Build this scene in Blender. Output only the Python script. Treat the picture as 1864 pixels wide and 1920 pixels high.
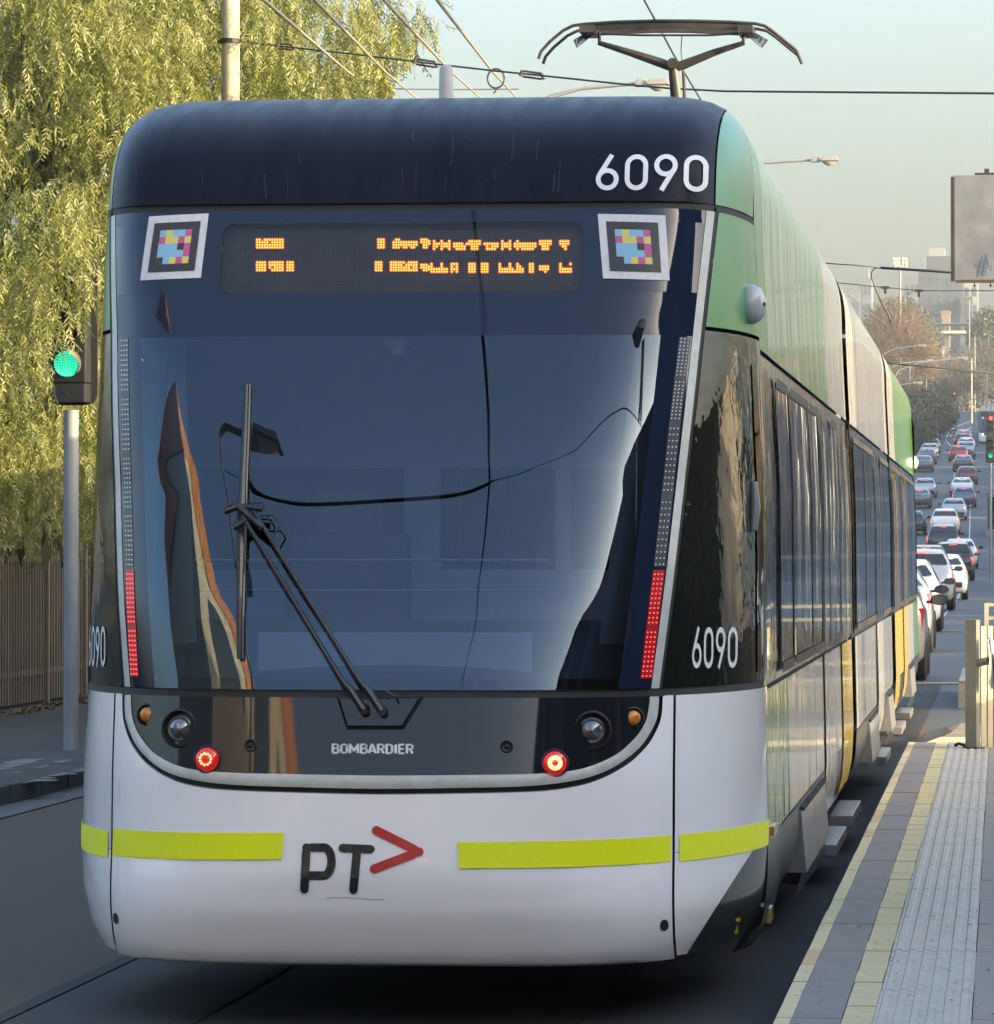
import bpy, bmesh, math, random
import numpy as np
from mathutils import Vector, Matrix
R = math.radians
rnd = random.Random(7)
SC = bpy.context.scene
COL = SC.collection
for o in list(bpy.data.objects):
    bpy.data.objects.remove(o)

# ------------------------------------------------------------------ camera, sky, sun, exposure
CAM_Z, YAW, PITCH, FPX = 1.70, R(6.07), math.atan(70 / 8900.0), 8900.0
cam_d = bpy.data.cameras.new('camera')
cam = bpy.data.objects.new('camera', cam_d)
COL.objects.link(cam)
cam.location = (0, 0, CAM_Z)
cam.rotation_euler = (R(90) + PITCH, 0, YAW)
cam_d.sensor_fit = 'HORIZONTAL'
cam_d.sensor_width = 36.0
cam_d.lens = 36.0 * FPX / 1864.0
cam_d.clip_start = 0.5
cam_d.clip_end = 6000
SC.camera = cam

SUN_EL = R(11.5)
HAZE_DENSITY = .00017
SUN_DIR = Vector((0.945 * math.cos(SUN_EL), -0.327 * math.cos(SUN_EL), math.sin(SUN_EL)))
world = bpy.data.worlds.new('World')
SC.world = world
world.use_nodes = True
wt = world.node_tree
wt.nodes.clear()
sky = wt.nodes.new('ShaderNodeTexSky')
sky.sky_type = 'NISHITA'
sky.sun_disc = False
sky.sun_elevation = SUN_EL
sky.sun_rotation = math.atan2(SUN_DIR.x, SUN_DIR.y)
sky.air_density = 0.95
sky.dust_density = 7.5
sky.ozone_density = 1.9
bg = wt.nodes.new('ShaderNodeBackground')
bg.inputs['Strength'].default_value = 0.15
wo = wt.nodes.new('ShaderNodeOutputWorld')
wt.links.new(sky.outputs[0], bg.inputs[0])
wt.links.new(bg.outputs[0], wo.inputs[0])

sun_l = bpy.data.lights.new('sun', 'SUN')
sun_l.energy = 2.0
sun_l.angle = R(0.55)
sun_l.color = (1.0, 0.80, 0.48)
sun = bpy.data.objects.new('sun', sun_l)
COL.objects.link(sun)
sun.rotation_euler = SUN_DIR.to_track_quat('Z', 'Y').to_euler()
sun.location = (40, -20, 40)

SC.view_settings.view_transform = 'Standard'
SC.view_settings.look = 'None'
SC.view_settings.gamma = 1.0
SC.view_settings.use_curve_mapping = False
SC.view_settings.exposure = 2.62
SC.cycles.max_bounces = 8
SC.cycles.transparent_max_bounces = 12
SC.cycles.sample_clamp_indirect = 6.0
SC.cycles.caustics_reflective = False
SC.cycles.caustics_refractive = False

_f = Vector((-math.sin(YAW) * math.cos(PITCH), math.cos(YAW) * math.cos(PITCH), math.sin(PITCH)))
_r = Vector((math.cos(YAW), math.sin(YAW), 0))
_u = _r.cross(_f)

def ray(px, py):
    return _f + _r * ((px - 932) / FPX) + _u * ((960 - py) / FPX)

def at(px, py, Y):
    """the point of the plane at distance Y down the street that the photograph shows at px, py"""
    d = ray(px, py)
    k = Y / d.y
    return Vector((d.x * k, Y, CAM_Z + d.z * k))

# ------------------------------------------------------------------ mesh helpers
def link(name, me, mat=None, parent=None, **props):
    o = bpy.data.objects.new(name, me)
    COL.objects.link(o)
    if mat is not None and len(me.materials) == 0:
        me.materials.append(mat)
    if parent is not None:
        o.parent = parent
    for k, v in props.items():
        o[k] = v
    return o

class MB:
    def __init__(s):
        s.v = []
        s.f = []
    def add(s, verts, faces):
        n = len(s.v)
        s.v += [tuple(p) for p in verts]
        s.f += [tuple(i + n for i in f) for f in faces]
        return s
    def quad(s, a, b, c, d):
        return s.add([a, b, c, d], [(0, 1, 2, 3)])
    def box(s, c, size, rotz=0.0, taper=1.0):
        cx, cy, cz = c
        hx, hy, hz = size[0] / 2, size[1] / 2, size[2] / 2
        cs, sn = math.cos(rotz), math.sin(rotz)
        vs = []
        for dz in (-1, 1):
            t = taper if dz > 0 else 1.0
            for dx, dy in ((-1, -1), (1, -1), (1, 1), (-1, 1)):
                x, y = dx * hx * t, dy * hy * t
                vs.append((cx + x * cs - y * sn, cy + x * sn + y * cs, cz + dz * hz))
        return s.add(vs, [(3, 2, 1, 0), (4, 5, 6, 7), (0, 1, 5, 4), (1, 2, 6, 5), (2, 3, 7, 6), (3, 0, 4, 7)])
    def span(s, a, b):
        return s.box([(a[i] + b[i]) / 2 for i in range(3)], [abs(b[i] - a[i]) for i in range(3)])
    def tube(s, pts, rad, n=8, cap=True):
        pts = [Vector(p) for p in pts]
        rads = rad if isinstance(rad, (list, tuple)) else [rad] * len(pts)
        vs, fs = [], []
        up = None
        for i, p in enumerate(pts):
            t = (pts[min(i + 1, len(pts) - 1)] - pts[max(i - 1, 0)]).normalized()
            if up is None:
                up = Vector((0, 0, 1)) if abs(t.z) < 0.9 else Vector((1, 0, 0))
            a = t.cross(up).normalized()
            b = a.cross(t).normalized()
            up = b
            for k in range(n):
                ang = 2 * math.pi * k / n
                vs.append(p + (a * math.cos(ang) + b * math.sin(ang)) * rads[i])
        for i in range(len(pts) - 1):
            for k in range(n):
                k2 = (k + 1) % n
                fs.append((i * n + k, i * n + k2, (i + 1) * n + k2, (i + 1) * n + k))
        if cap:
            fs.append(tuple(range(n - 1, -1, -1)))
            m = (len(pts) - 1) * n
            fs.append(tuple(m + k for k in range(n)))
        return s.add(vs, fs)
    def lathe(s, origin, axis, prof, n=20):
        """prof: list of (distance along axis, radius)"""
        o = Vector(origin)
        ax = Vector(axis).normalized()
        a = ax.cross(Vector((0, 0, 1)))
        if a.length < 0.05:
            a = ax.cross(Vector((1, 0, 0)))
        a.normalize()
        b = ax.cross(a)
        vs, fs = [], []
        for d, r in prof:
            for k in range(n):
                g = 2 * math.pi * k / n
                vs.append(o + ax * d + (a * math.cos(g) + b * math.sin(g)) * max(r, 1e-4))
        for i in range(len(prof) - 1):
            for k in range(n):
                k2 = (k + 1) % n
                fs.append((i * n + k, i * n + k2, (i + 1) * n + k2, (i + 1) * n + k))
        return s.add(vs, fs)
    def grid(s, fn, nu, nv):
        vs = [fn(i / nu, j / nv) for j in range(nv + 1) for i in range(nu + 1)]
        fs = []
        for j in range(nv):
            for i in range(nu):
                a = j * (nu + 1) + i
                fs.append((a, a + 1, a + nu + 2, a + nu + 1))
        return s.add(vs, fs)
    def build(s, name, mat, parent=None, smooth=False, bevel=0.0, thick=0.0, recalc=False, **props):
        me = bpy.data.meshes.new(name)
        me.from_pydata([tuple(p) for p in s.v], [], s.f)
        if bevel or recalc:
            bm = bmesh.new()
            bm.from_mesh(me)
            if recalc:
                bmesh.ops.recalc_face_normals(bm, faces=bm.faces)
            if bevel:
                bmesh.ops.bevel(bm, geom=[e for e in bm.edges if len(e.link_faces) == 2 and e.calc_face_angle(0) > 0.5], offset=bevel, segments=2, affect='EDGES', profile=0.6)
            bm.to_mesh(me)
            bm.free()
        if smooth:
            for p in me.polygons:
                p.use_smooth = True
        me.update()
        o = link(name, me, mat, parent, **props)
        if thick:
            md = o.modifiers.new('thickness', 'SOLIDIFY')
            md.thickness = thick
            md.offset = -1 if thick > 0 else 1
        if smooth and smooth != 'all':
            try:
                me.set_sharp_from_angle(angle=R(38))
            except Exception:
                pass
        return o

def thing(name, label, cat, loc=(0, 0, 0), rotz=0.0, group=None):
    o = bpy.data.objects.new(name, None)
    COL.objects.link(o)
    o.empty_display_size = 0.3
    o.location = loc
    o.rotation_euler = (0, 0, rotz)
    o['label'] = label
    o['category'] = cat
    if group:
        o['group'] = group
    return o

def tag(o, label=None, cat=None, group=None, kind=None):
    for k, v in (('label', label), ('category', cat), ('group', group), ('kind', kind)):
        if v:
            o[k] = v
    return o

# ------------------------------------------------------------------ materials
def M(name, col, rough=0.5, metal=0.0, spec=0.5, coat=0.0, coat_rough=0.03, var=0.0, vscale=8.0, vstretch=(1, 1, 1), col2=None,
      bump=0.0, bscale=30.0, bstretch=(1, 1, 1), emit=None, estr=0.0, rvar=0.0, trans=0.0, sss=0.0):
    m = bpy.data.materials.new(name)
    m.use_nodes = True
    nt = m.node_tree
    p = nt.nodes['Principled BSDF']
    p.inputs['Base Color'].default_value = (*col, 1)
    p.inputs['Roughness'].default_value = rough
    p.inputs['Metallic'].default_value = metal
    p.inputs['Specular IOR Level'].default_value = spec
    p.inputs['Coat Weight'].default_value = coat
    p.inputs['Coat Roughness'].default_value = coat_rough
    tc = None
    def coords(stretch):
        nonlocal tc
        if tc is None:
            tc = nt.nodes.new('ShaderNodeTexCoord')
        mp = nt.nodes.new('ShaderNodeMapping')
        mp.inputs['Scale'].default_value = stretch
        nt.links.new(tc.outputs['Object'], mp.inputs['Vector'])
        return mp.outputs[0]
    if var or col2 or rvar:
        n = nt.nodes.new('ShaderNodeTexNoise')
        n.inputs['Scale'].default_value = vscale
        n.inputs['Detail'].default_value = 6
        n.inputs['Roughness'].default_value = 0.62
        nt.links.new(coords(vstretch), n.inputs['Vector'])
        if var or col2:
            rp = nt.nodes.new('ShaderNodeValToRGB')
            c2 = col2 if col2 else tuple(max(0, c * (1 - var)) for c in col)
            c1 = col if col2 else tuple(min(1, c * (1 + var * 0.6)) for c in col)
            rp.color_ramp.elements[0].position = 0.32
            rp.color_ramp.elements[1].position = 0.68
            rp.color_ramp.elements[0].color = (*c2, 1)
            rp.color_ramp.elements[1].color = (*c1, 1)
            nt.links.new(n.outputs['Fac'], rp.inputs[0])
            nt.links.new(rp.outputs[0], p.inputs['Base Color'])
        if rvar:
            mr = nt.nodes.new('ShaderNodeMapRange')
            mr.inputs['From Min'].default_value = 0.3
            mr.inputs['From Max'].default_value = 0.7
            mr.inputs['To Min'].default_value = max(0, rough - rvar)
            mr.inputs['To Max'].default_value = rough + rvar
            nt.links.new(n.outputs['Fac'], mr.inputs[0])
            nt.links.new(mr.outputs[0], p.inputs['Roughness'])
    if bump:
        n2 = nt.nodes.new('ShaderNodeTexNoise')
        n2.inputs['Scale'].default_value = bscale
        n2.inputs['Detail'].default_value = 3
        nt.links.new(coords(bstretch), n2.inputs['Vector'])
        b = nt.nodes.new('ShaderNodeBump')
        b.inputs['Strength'].default_value = 1.0
        b.inputs['Distance'].default_value = bump
        nt.links.new(n2.outputs['Fac'], b.inputs['Height'])
        nt.links.new(b.outputs[0], p.inputs['Normal'])
        if coat:
            nt.links.new(b.outputs[0], p.inputs['Coat Normal'])
    if emit:
        p.inputs['Emission Color'].default_value = (*emit, 1)
        p.inputs['Emission Strength'].default_value = estr
    return m

def glass(name, tint, ior=1.5, bump=0.0, bscale=3.0, bstretch=(1, 1, 1), rough=0.0, refl=(1, 1, 1)):
    m = bpy.data.materials.new(name)
    m.use_nodes = True
    nt = m.node_tree
    nt.nodes.clear()
    out = nt.nodes.new('ShaderNodeOutputMaterial')
    mix = nt.nodes.new('ShaderNodeMixShader')
    fr = nt.nodes.new('ShaderNodeFresnel')
    fr.inputs['IOR'].default_value = ior
    tr = nt.nodes.new('ShaderNodeBsdfTransparent')
    tr.inputs[0].default_value = (*tint, 1)
    gl = nt.nodes.new('ShaderNodeBsdfGlossy')
    gl.inputs['Roughness'].default_value = rough
    gl.inputs['Color'].default_value = (*refl, 1)
    nt.links.new(fr.outputs[0], mix.inputs[0])
    nt.links.new(tr.outputs[0], mix.inputs[1])
    nt.links.new(gl.outputs[0], mix.inputs[2])
    nt.links.new(mix.outputs[0], out.inputs[0])
    if bump:
        tc = nt.nodes.new('ShaderNodeTexCoord')
        mp = nt.nodes.new('ShaderNodeMapping')
        mp.inputs['Scale'].default_value = bstretch
        n = nt.nodes.new('ShaderNodeTexNoise')
        n.inputs['Scale'].default_value = bscale
        b = nt.nodes.new('ShaderNodeBump')
        b.inputs['Distance'].default_value = bump
        nt.links.new(tc.outputs['Object'], mp.inputs[0])
        nt.links.new(mp.outputs[0], n.inputs['Vector'])
        nt.links.new(n.outputs['Fac'], b.inputs['Height'])
        nt.links.new(b.outputs[0], fr.inputs['Normal'])
        nt.links.new(b.outputs[0], gl.inputs['Normal'])
    return m

WAVE = dict(bump=0.010, bscale=1.0, bstretch=(1, 2.2, 0.25))
mt = {}
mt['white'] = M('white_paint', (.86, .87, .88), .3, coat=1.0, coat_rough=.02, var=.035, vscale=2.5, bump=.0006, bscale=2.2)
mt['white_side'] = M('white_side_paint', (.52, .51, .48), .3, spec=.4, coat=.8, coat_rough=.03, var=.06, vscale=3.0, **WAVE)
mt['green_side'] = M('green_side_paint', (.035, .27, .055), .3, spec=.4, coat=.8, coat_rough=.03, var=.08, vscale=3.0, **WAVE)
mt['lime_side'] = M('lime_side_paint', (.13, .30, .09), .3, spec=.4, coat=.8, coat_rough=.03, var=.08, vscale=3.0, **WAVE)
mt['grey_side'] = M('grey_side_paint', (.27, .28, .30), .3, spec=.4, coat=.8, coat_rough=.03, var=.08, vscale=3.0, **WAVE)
mt['yellow'] = M('yellow_paint', (.78, .52, .02), .35, coat=.8, var=.06)
mt['green'] = M('green_paint', (.035, .26, .065), .3, coat=.4, coat_rough=.03, var=.06, vscale=3.0, bump=.002, bscale=1.6)
mt['navy'] = M('navy_roof_paint', (.0065, .009, .018), .36, spec=.10,  var=.5, vscale=2.0, vstretch=(6, 1, 1.0), col2=(.012, .015, .024), rvar=.06)
mt['frit'] = M('black_printed_glass', (.009, .016, .038), .04, spec=.5, bump=.0002, bscale=1.1)  # blue of the mirrored sky put into the base colour
mt['frit_side'] = M('black_side_glass', (.010, .011, .009), .04, spec=.5, bump=.007, bscale=6.0, bstretch=(1, 1, .6))
mt['black'] = M('black_rubber', (.008, .008, .009), .6, var=.3)
mt['hood'] = M('dark_lamp_cover', (.008, .010, .016), .05, spec=.5, bump=.0008, bscale=1.6)
mt['band'] = M('pale_grey_trim', (.50, .52, .49), .4, coat=.3, var=.15, vscale=20)
mt['dkgrey'] = M('dark_grey_paint', (.030, .034, .036), .28, coat=.6, coat_rough=.1, var=.2, vscale=4)
mt['midgrey'] = M('mid_grey_panel', (.15, .15, .155), .45, var=.15, vscale=10, coat=.2)
mt['hivis'] = M('lime_reflective_tape', (.80, .88, .0), .5, coat=.05, var=.04, vscale=25)
mt['textwhite'] = M('white_print', (.74, .75, .76), .45, var=.05, vscale=30)
mt['textdark'] = M('dark_print', (.016, .020, .026), .25, coat=.6, var=.1, vscale=30)
mt['textred'] = M('red_print', (.46, .02, .025), .3, coat=.6, var=.1, vscale=30)
mt['metal'] = M('brushed_metal', (.45, .45, .44), .35, metal=1.0, var=.1, vscale=30)
mt['chrome'] = M('chrome_metal', (.75, .75, .74), .08, metal=1.0, var=.05)
mt['dark_metal'] = M('dark_metal', (.045, .040, .034), .5, metal=.3, var=.3, vscale=12)
mt['bracket'] = M('galvanised_bracket', (.06, .065, .07), .5, metal=.5, var=.3, vscale=12)
mt['oldlens'] = M('yellowed_lamp_lens', (.34, .25, .09), .2, coat=.6, var=.4, vscale=50)
mt['amber'] = M('amber_lens', (.60, .20, .01), .12, coat=1.0, var=.3, vscale=60)
mt['lens'] = M('clear_lamp_lens', (.16, .17, .19), .05, metal=.6, spec=.8, coat=1.0, var=.4, vscale=40)
mt['redglass'] = M('red_lamp_glass', (.35, .01, .012), .1, coat=1.0, emit=(1, .02, .02), estr=.06, var=.2, vscale=60)
mt['redled'] = M('lit_red_led', (.8, .05, .04), .3, emit=(1.0, .07, .07), estr=.5)
mt['redstrip'] = M('red_lit_strip', (.16, .005, .006), .3, emit=(1.0, .01, .03), estr=.03)
mt['hotred'] = M('lit_tail_ring', (1, .5, .2), .3, emit=(1.0, .42, .12), estr=.62)
mt['hotred2'] = M('lit_tail_led', (1, .4, .2), .3, emit=(1.0, .42, .14), estr=.6)
mt['whiteled'] = M('unlit_white_led', (.80, .83, .86), .35, coat=.4, var=.05)
mt['ledstrip'] = M('led_strip_backing', (.045, .055, .07), .35, var=.2, vscale=40)
mt['ambered'] = M('lit_amber_led', (1, .5, .1), .3, emit=(1.0, .37, .045), estr=.85)
mt['amberglow'] = M('lit_amber_matrix', (.4, .12, .02), .5, emit=(1.0, .17, .01), estr=.22)
mt['unlitled'] = M('unlit_matrix_led', (.12, .12, .13), .4, coat=.3)
mt['greenlamp'] = M('lit_green_signal', (.05, .8, .5), .3, emit=(.0, .75, .42), estr=.07)
mt['greenled'] = M('lit_green_led', (.4, 1, .8), .3, emit=(.08, 1.0, .62), estr=.34)
mt['redlamp'] = M('lit_red_signal', (.8, .1, .1), .3, emit=(1.0, .06, .06), estr=.5)
mt['carred'] = M('lit_car_tail_lamp', (.7, .05, .05), .3, emit=(1.0, .10, .09), estr=.45)
mt['carred_off'] = M('car_tail_lamp', (.28, .012, .012), .15, coat=1.0, emit=(1, .03, .02), estr=.03)
mt['carplate'] = M('number_plate', (.6, .6, .6), .5)
mt['carglass'] = M('car_window_glass', (.012, .015, .018), .04, spec=.7, coat=.5)
mt['tyre'] = M('tyre_rubber', (.015, .015, .015), .8, var=.3)
mt['wind'] = glass('windscreen_glass', (.52, .60, .74), 1.86, bump=.00010, bscale=1.2, refl=(.70, .86, 1.0))  # reflection colour tinted blue to stand in for a bluer sky
mt['sideglass'] = glass('tinted_side_glass', (.20, .21, .21), 1.55, bump=.006, bscale=1.0, bstretch=(1, 1.6, .3))
mt['dispglass'] = glass('display_glass', (.8, .8, .8), 1.45)
mt['matrix'] = M('display_matrix_board', (.045, .050, .060), .6, var=.25, vscale=6)
mt['cab'] = M('cab_grey_lining', (.34, .38, .44), .6, var=.1, vscale=6)
mt['cabdark'] = M('cab_dark_lining', (.07, .085, .11), .6, var=.2, vscale=6)
mt['cabpale'] = M('cab_pale_pillar', (.55, .60, .58), .55, var=.06, vscale=6)
mt['bellows'] = M('gangway_rubber', (.008, .008, .008), .75, var=.4, vscale=20)
# ------------------------------------------------------------------ THE TRAM
TX, TY = -2.18, 16.5
def lerp_tab(t, x):
    if x <= t[0][0]:
        return t[0][1]
    for (x0, y0), (x1, y1) in zip(t, t[1:]):
        if x <= x1:
            k = (x - x0) / (x1 - x0)
            return y0 + (y1 - y0) * k
    return t[-1][1]
RAKE = [(.2, .13), (.30, .07), (.42, .02), (.55, .0), (.9, .02), (1.19, .07), (1.5, .17), (2.0, .37), (2.5, .585), (2.96, .77), (3.5, .95)]
HW = [(.2, 1.2), (.26, 1.235), (.32, 1.262), (.45, 1.29), (.62, 1.30), (1.2, 1.287), (1.95, 1.28), (2.97, 1.232), (3.5, 1.232)]
ZC, HC, QC, MC = 2.97, .485, 3.0, 1.6
def hwc(z): return lerp_tab(HW, z)
def NX(z): return lerp_tab([(.2, 5.0), (.6, 3.7), (1.2, 3.9), (1.95, 6.0), (2.5, 9.0), (2.97, 13.0)], z)
def DD(z): return lerp_tab([(0.2, 1.45), (1.2, 1.45), (1.95, 1.35), (2.97, 1.0), (3.4, .95)], z)
def G(x, z):
    rho = (abs(x) / hwc(z)) ** NX(z) + (max(0, z - ZC) / HC) ** QC
    return lerp_tab(RAKE, z) + DD(z) * (1 - (1 - min(rho, 1)) ** (1 / MC))
def start(z): return lerp_tab(RAKE, z) + DD(z)
def xmax(z):
    if z <= ZC:
        return hwc(z)
    return hwc(z) * max(0, 1 - (min(1, (z - ZC) / HC)) ** QC) ** (1 / NX(z))
def ztop(x):
    k = max(0, 1 - (abs(x) / 1.232) ** 13.0)
    return ZC + HC * k ** (1 / QC)

def onfront(px, py):
    """local x, z of the point of the tram's end that the photograph shows at px, py"""
    d = ray(px, py)
    Y = TY + .4
    x = z = 0
    for _ in range(14):
        k = Y / d.y
        x, z = d.x * k - TX, CAM_Z + d.z * k
        Y = .4 * Y + .6 * (TY + G(max(-1.3, min(1.3, x)), max(.2, min(3.43, z))))
    return x, z

def fp(x, z, off=0.0):
    return (x, G(x, z) - off, z)

tram = thing('tram', 'white, green and navy tram with lit red tail lamps filling the middle of the street', 'tram', (TX, TY, 0))

# ---- dark inner shell that shows in the joints
mb = MB()
mb.grid(lambda u, v: (lambda z: (lambda x: (x, G(x, z) + .03, z))((2 * u - 1) * (xmax(z) - .012) if abs(2 * u - 1) < 1 else (2 * u - 1) * (xmax(z) - .012)))(.30 + .86 * v), 40, 8)
mb.build('inner_nose', mt['black'], tram, smooth='all')

# ---- outlines read off the photograph
fr_px = [(1337, 391), (1326, 500), (1314, 612), (1301, 760), (1286, 891), (1271, 1023), (1254, 1160), (1236, 1297)]
FRT = sorted([(onfront(px, py)[1], onfront(px, py)[0]) for px, py in fr_px])
fl_px = [(207, 392), (209, 600), (213, 780), (222, 1100), (235, 1290)]
FLT = sorted([(onfront(px, py)[1], -onfront(px, py)[0]) for px, py in fl_px])
def W(z):
    return .5 * (lerp_tab(FRT, z) + lerp_tab(FLT, z))
Z0, Z1 = 1.205, 2.945            # windscreen bottom and top
LINE = .026                       # width of the pale frame line

def patch(name, xa, xb, za, zb, mat, parent, nx=24, nz=20, off=0.0, smooth='all', **kw):
    b = MB()
    fa = xa if callable(xa) else (lambda z: xa)
    fb = xb if callable(xb) else (lambda z: xb)
    def fn(u, v):
        z = za + (zb - za) * v
        x = fa(z) + (fb(z) - fa(z)) * u
        return fp(x, z, off)
    b.grid(fn, nx, nz)
    return b.build(name, mat, parent, smooth=smooth, **kw)

# hood outline
def path(pts):
    q = [onfront(px, py) for px, py in pts]
    return q
cin = path([(1219, 1306), (1217, 1325), (1212, 1350), (1199, 1374), (1182, 1393), (1160, 1412), (1132, 1427), (1100, 1439), (1066, 1446), (1020, 1450), (966, 1452), (880, 1453), (705, 1454)])
cout = path([(1236, 1306), (1235, 1326), (1231, 1350), (1216, 1380), (1199, 1402), (1176, 1422), (1146, 1441), (1112, 1455), (1075, 1464), (1026, 1471), (968, 1475), (882, 1477), (705, 1479)])
cgap = path([(1243, 1306), (1242, 1328), (1238, 1353), (1223, 1385), (1205, 1408), (1181, 1430), (1149, 1450), (1113, 1466), (1075, 1476), (1026, 1483), (968, 1486), (882, 1488), (705, 1490)])
def both(c):
    c = [(max(0.0, x), z) for x, z in c]
    c[-1] = (0.0, c[-1][1])
    # smoother curve: Catmull-Rom
    P = [(c[0][0], c[0][1] + .02)] + c + [(-c[-2][0], c[-2][1])]
    out = []
    for i in range(1, len(P) - 2):
        for s in range(5):
            t = s / 5
            o = []
            for k in (0, 1):
                p0, p1, p2, p3 = P[i - 1][k], P[i][k], P[i + 1][k], P[i + 2][k]
                o.append(.5 * ((2 * p1) + (-p0 + p2) * t + (2 * p0 - 5 * p1 + 4 * p2 - p3) * t * t + (-p0 + 3 * p1 - 3 * p2 + p3) * t ** 3))
            out.append(tuple(o))
    out.append(c[-1])
    return out + [(-x, z) for x, z in reversed(out[:-1])]
CIN, COUT, CGAP = both(cin), both(cout), both(cgap)
HT = 1.178                        # top edge of hood and bumper

b = MB()
n = len(CIN)
b.v = []
for (x, z) in CIN:
    for k in range(5):
        zz = HT + (z - HT) * k / 4
        b.v.append(fp(x, min(zz, HT), .0))
for i in range(n - 1):
    for k in range(4):
        b.f.append((i * 5 + k, i * 5 + k + 1, i * 5 + 5 + k + 1, i * 5 + 5 + k))
hood = b.build('lamp_panel', mt['hood'], tram, smooth='all', thick=.0)

b = MB()
for (x, z), (x2, z2) in zip(CIN, COUT):
    b.v += [fp(x, z, .004), fp((x + x2) / 2, (z + z2) / 2, .010), fp(x2, z2, .004)]
for i in range(n - 1):
    for k in range(2):
        b.f.append((i * 3 + k, i * 3 + k + 1, i * 3 + 4 + k, i * 3 + 3 + k))
b.build('trim_band', mt['band'], tram, smooth='all')

# white bumper below, corner pieces beside it
SEAM = 1.012
b = MB()
xs = [(SEAM - (SEAM - CGAP[0][0]) * k / 4, HT) for k in range(4)] + CGAP + [(-(CGAP[0][0] + (SEAM - CGAP[0][0]) * k / 4), HT) for k in range(1, 5)]
ZB = .243
NR = 14
def zrow(zt, k):
    t = k / NR
    return zt + (ZB - zt) * t
for (x, zt) in xs:
    for k in range(NR + 1):
        b.v.append(fp(x, zrow(zt, k)))
for i in range(len(xs) - 1):
    for k in range(NR):
        a = i * (NR + 1) + k
        b.f.append((a, a + 1, a + NR + 2, a + NR + 1))
# rounded lip turned back underneath, and a shallow lip round the hood
m0 = len(b.v)
for (x, zt) in xs:
    b.v.append((x, G(x, ZB) + .02, ZB - .012))
    b.v.append((x, G(x, ZB) + .10, ZB - .016))
for i in range(len(xs) - 1):
    a = i * (NR + 1) + NR
    b.f.append((a, m0 + 2 * i, m0 + 2 * i + 2, a + NR + 1))
    b.f.append((m0 + 2 * i, m0 + 2 * i + 1, m0 + 2 * i + 3, m0 + 2 * i + 2))
m1 = len(b.v)
for (x, zt) in xs:
    b.v.append((x, G(x, zt) + .03, zt + .002))
for i in range(len(xs) - 1):
    b.f.append((m1 + i, i * (NR + 1), (i + 1) * (NR + 1), m1 + i + 1))
b.build('bumper', mt['white'], tram, smooth=True)

def corner(name, side, x0, za, zb, mat, ytail=None, cut=None, nz=14, nu=16, **kw):
    """shell piece round a corner: from |x| = x0 out to the side and back along it to ytail"""
    b = MB()
    fx0 = x0 if callable(x0) else (lambda z: x0)
    def fn(u, v):
        z = za + (zb - za) * v
        xm = xmax(z)
        if u <= .72 or ytail is None:
            t = u / .72 if ytail is not None else u
            x = xm - (xm - fx0(z)) * (1 - t) ** 2.2
            return (side * x, G(x, z), z)
        t = (u - .72) / .28
        yy = ytail(z) if callable(ytail) else ytail
        return (side * xm, start(z) + (yy - start(z)) * t, z)
    b.grid(fn, nu, nz)
    return b.build(name, mat, tram, smooth='all', **kw)

CT = 1.18       # where the side begins behind the corner pieces (local y)
for sd in (1, -1):
    corner('corner_fender', sd, SEAM + .008, .62, HT, mt['white'], ytail=lambda z: start(z) + .12)
    # lower corner: white part cut on a slope, dark skirt beyond it (right) / white throughout (left)
    if sd == 1:
        def cutx(z):
            return 1.055 + (z - .25) * .62
        b = MB()
        b.grid(lambda u, v: (lambda z: (lambda x: (x, G(x, z), z))(SEAM + .008 + (min(cutx(z), xmax(z) - .001) - SEAM - .008) * u))(.243 + .375 * v), 10, 10)
        b.build('corner_fender', mt['white'], tram, smooth='all')
        b = MB()
        b.grid(lambda u, v: (lambda z: (lambda x: (x, G(x, z), z))(xmax(z) - (xmax(z) - min(cutx(z), xmax(z) - .001)) * (1 - u) ** 2))(.243 + .375 * v), 14, 10)
        b.grid(lambda u, v: (lambda z: (xmax(z), start(z) + .0 + .22 * u, z))(.243 + .375 * v), 4, 10)
        b.build('corner_skirt', mt['dkgrey'], tram, smooth='all')
    else:
        corner('corner_fender', sd, SEAM + .008, .243, .618, mt['white'], ytail=None)
    # black glass quarter and green corner above it
    corner('corner_glass', sd, lambda z: W(z) + .012, Z0, 2.50, mt['frit_side'], ytail=lambda z: start(z) + .02, nz=20)
    corner('corner_panel', sd, lambda z: W(z) + .013, 2.515, 2.945, mt['green'], ytail=lambda z: start(z) + .10)
    corner('frame_post', sd, lambda z: W(z) + .004, 2.945, 2.965, mt['black'])

# ---- windscreen, frame line, printed border
GX = .955
def gx(z):
    return W(z) - .135
def gxr(z):
    return W(z) - .135
patch('windscreen', lambda z: -gx(z), gxr, Z0, 2.475, mt['wind'], tram, 36, 24)
wb = MB()
def addpatch(xa, xb, za, zb, nx, nz, off=0.0):
    fa = xa if callable(xa) else (lambda z: xa)
    fb = xb if callable(xb) else (lambda z: xb)
    wb.grid(lambda u, v: (lambda z: fp(fa(z) + (fb(z) - fa(z)) * u, z, off))(za + (zb - za) * v), nx, nz)
dx0, dz1 = onfront(417, 420)
dx1, dz0 = onfront(1090, 546)
dx0, dx1 = -.5 * (dx1 - dx0), .5 * (dx1 - dx0)
inn = lambda z: W(z) - LINE
addpatch(lambda z: -inn(z), lambda z: -gx(z), Z0, 2.475, 6, 24)
addpatch(gxr, inn, Z0, 2.475, 6, 24)
addpatch(lambda z: -inn(z), inn, 2.475, dz0, 40, 4)
addpatch(lambda z: -inn(z), dx0, dz0, dz1, 24, 8)
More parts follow.
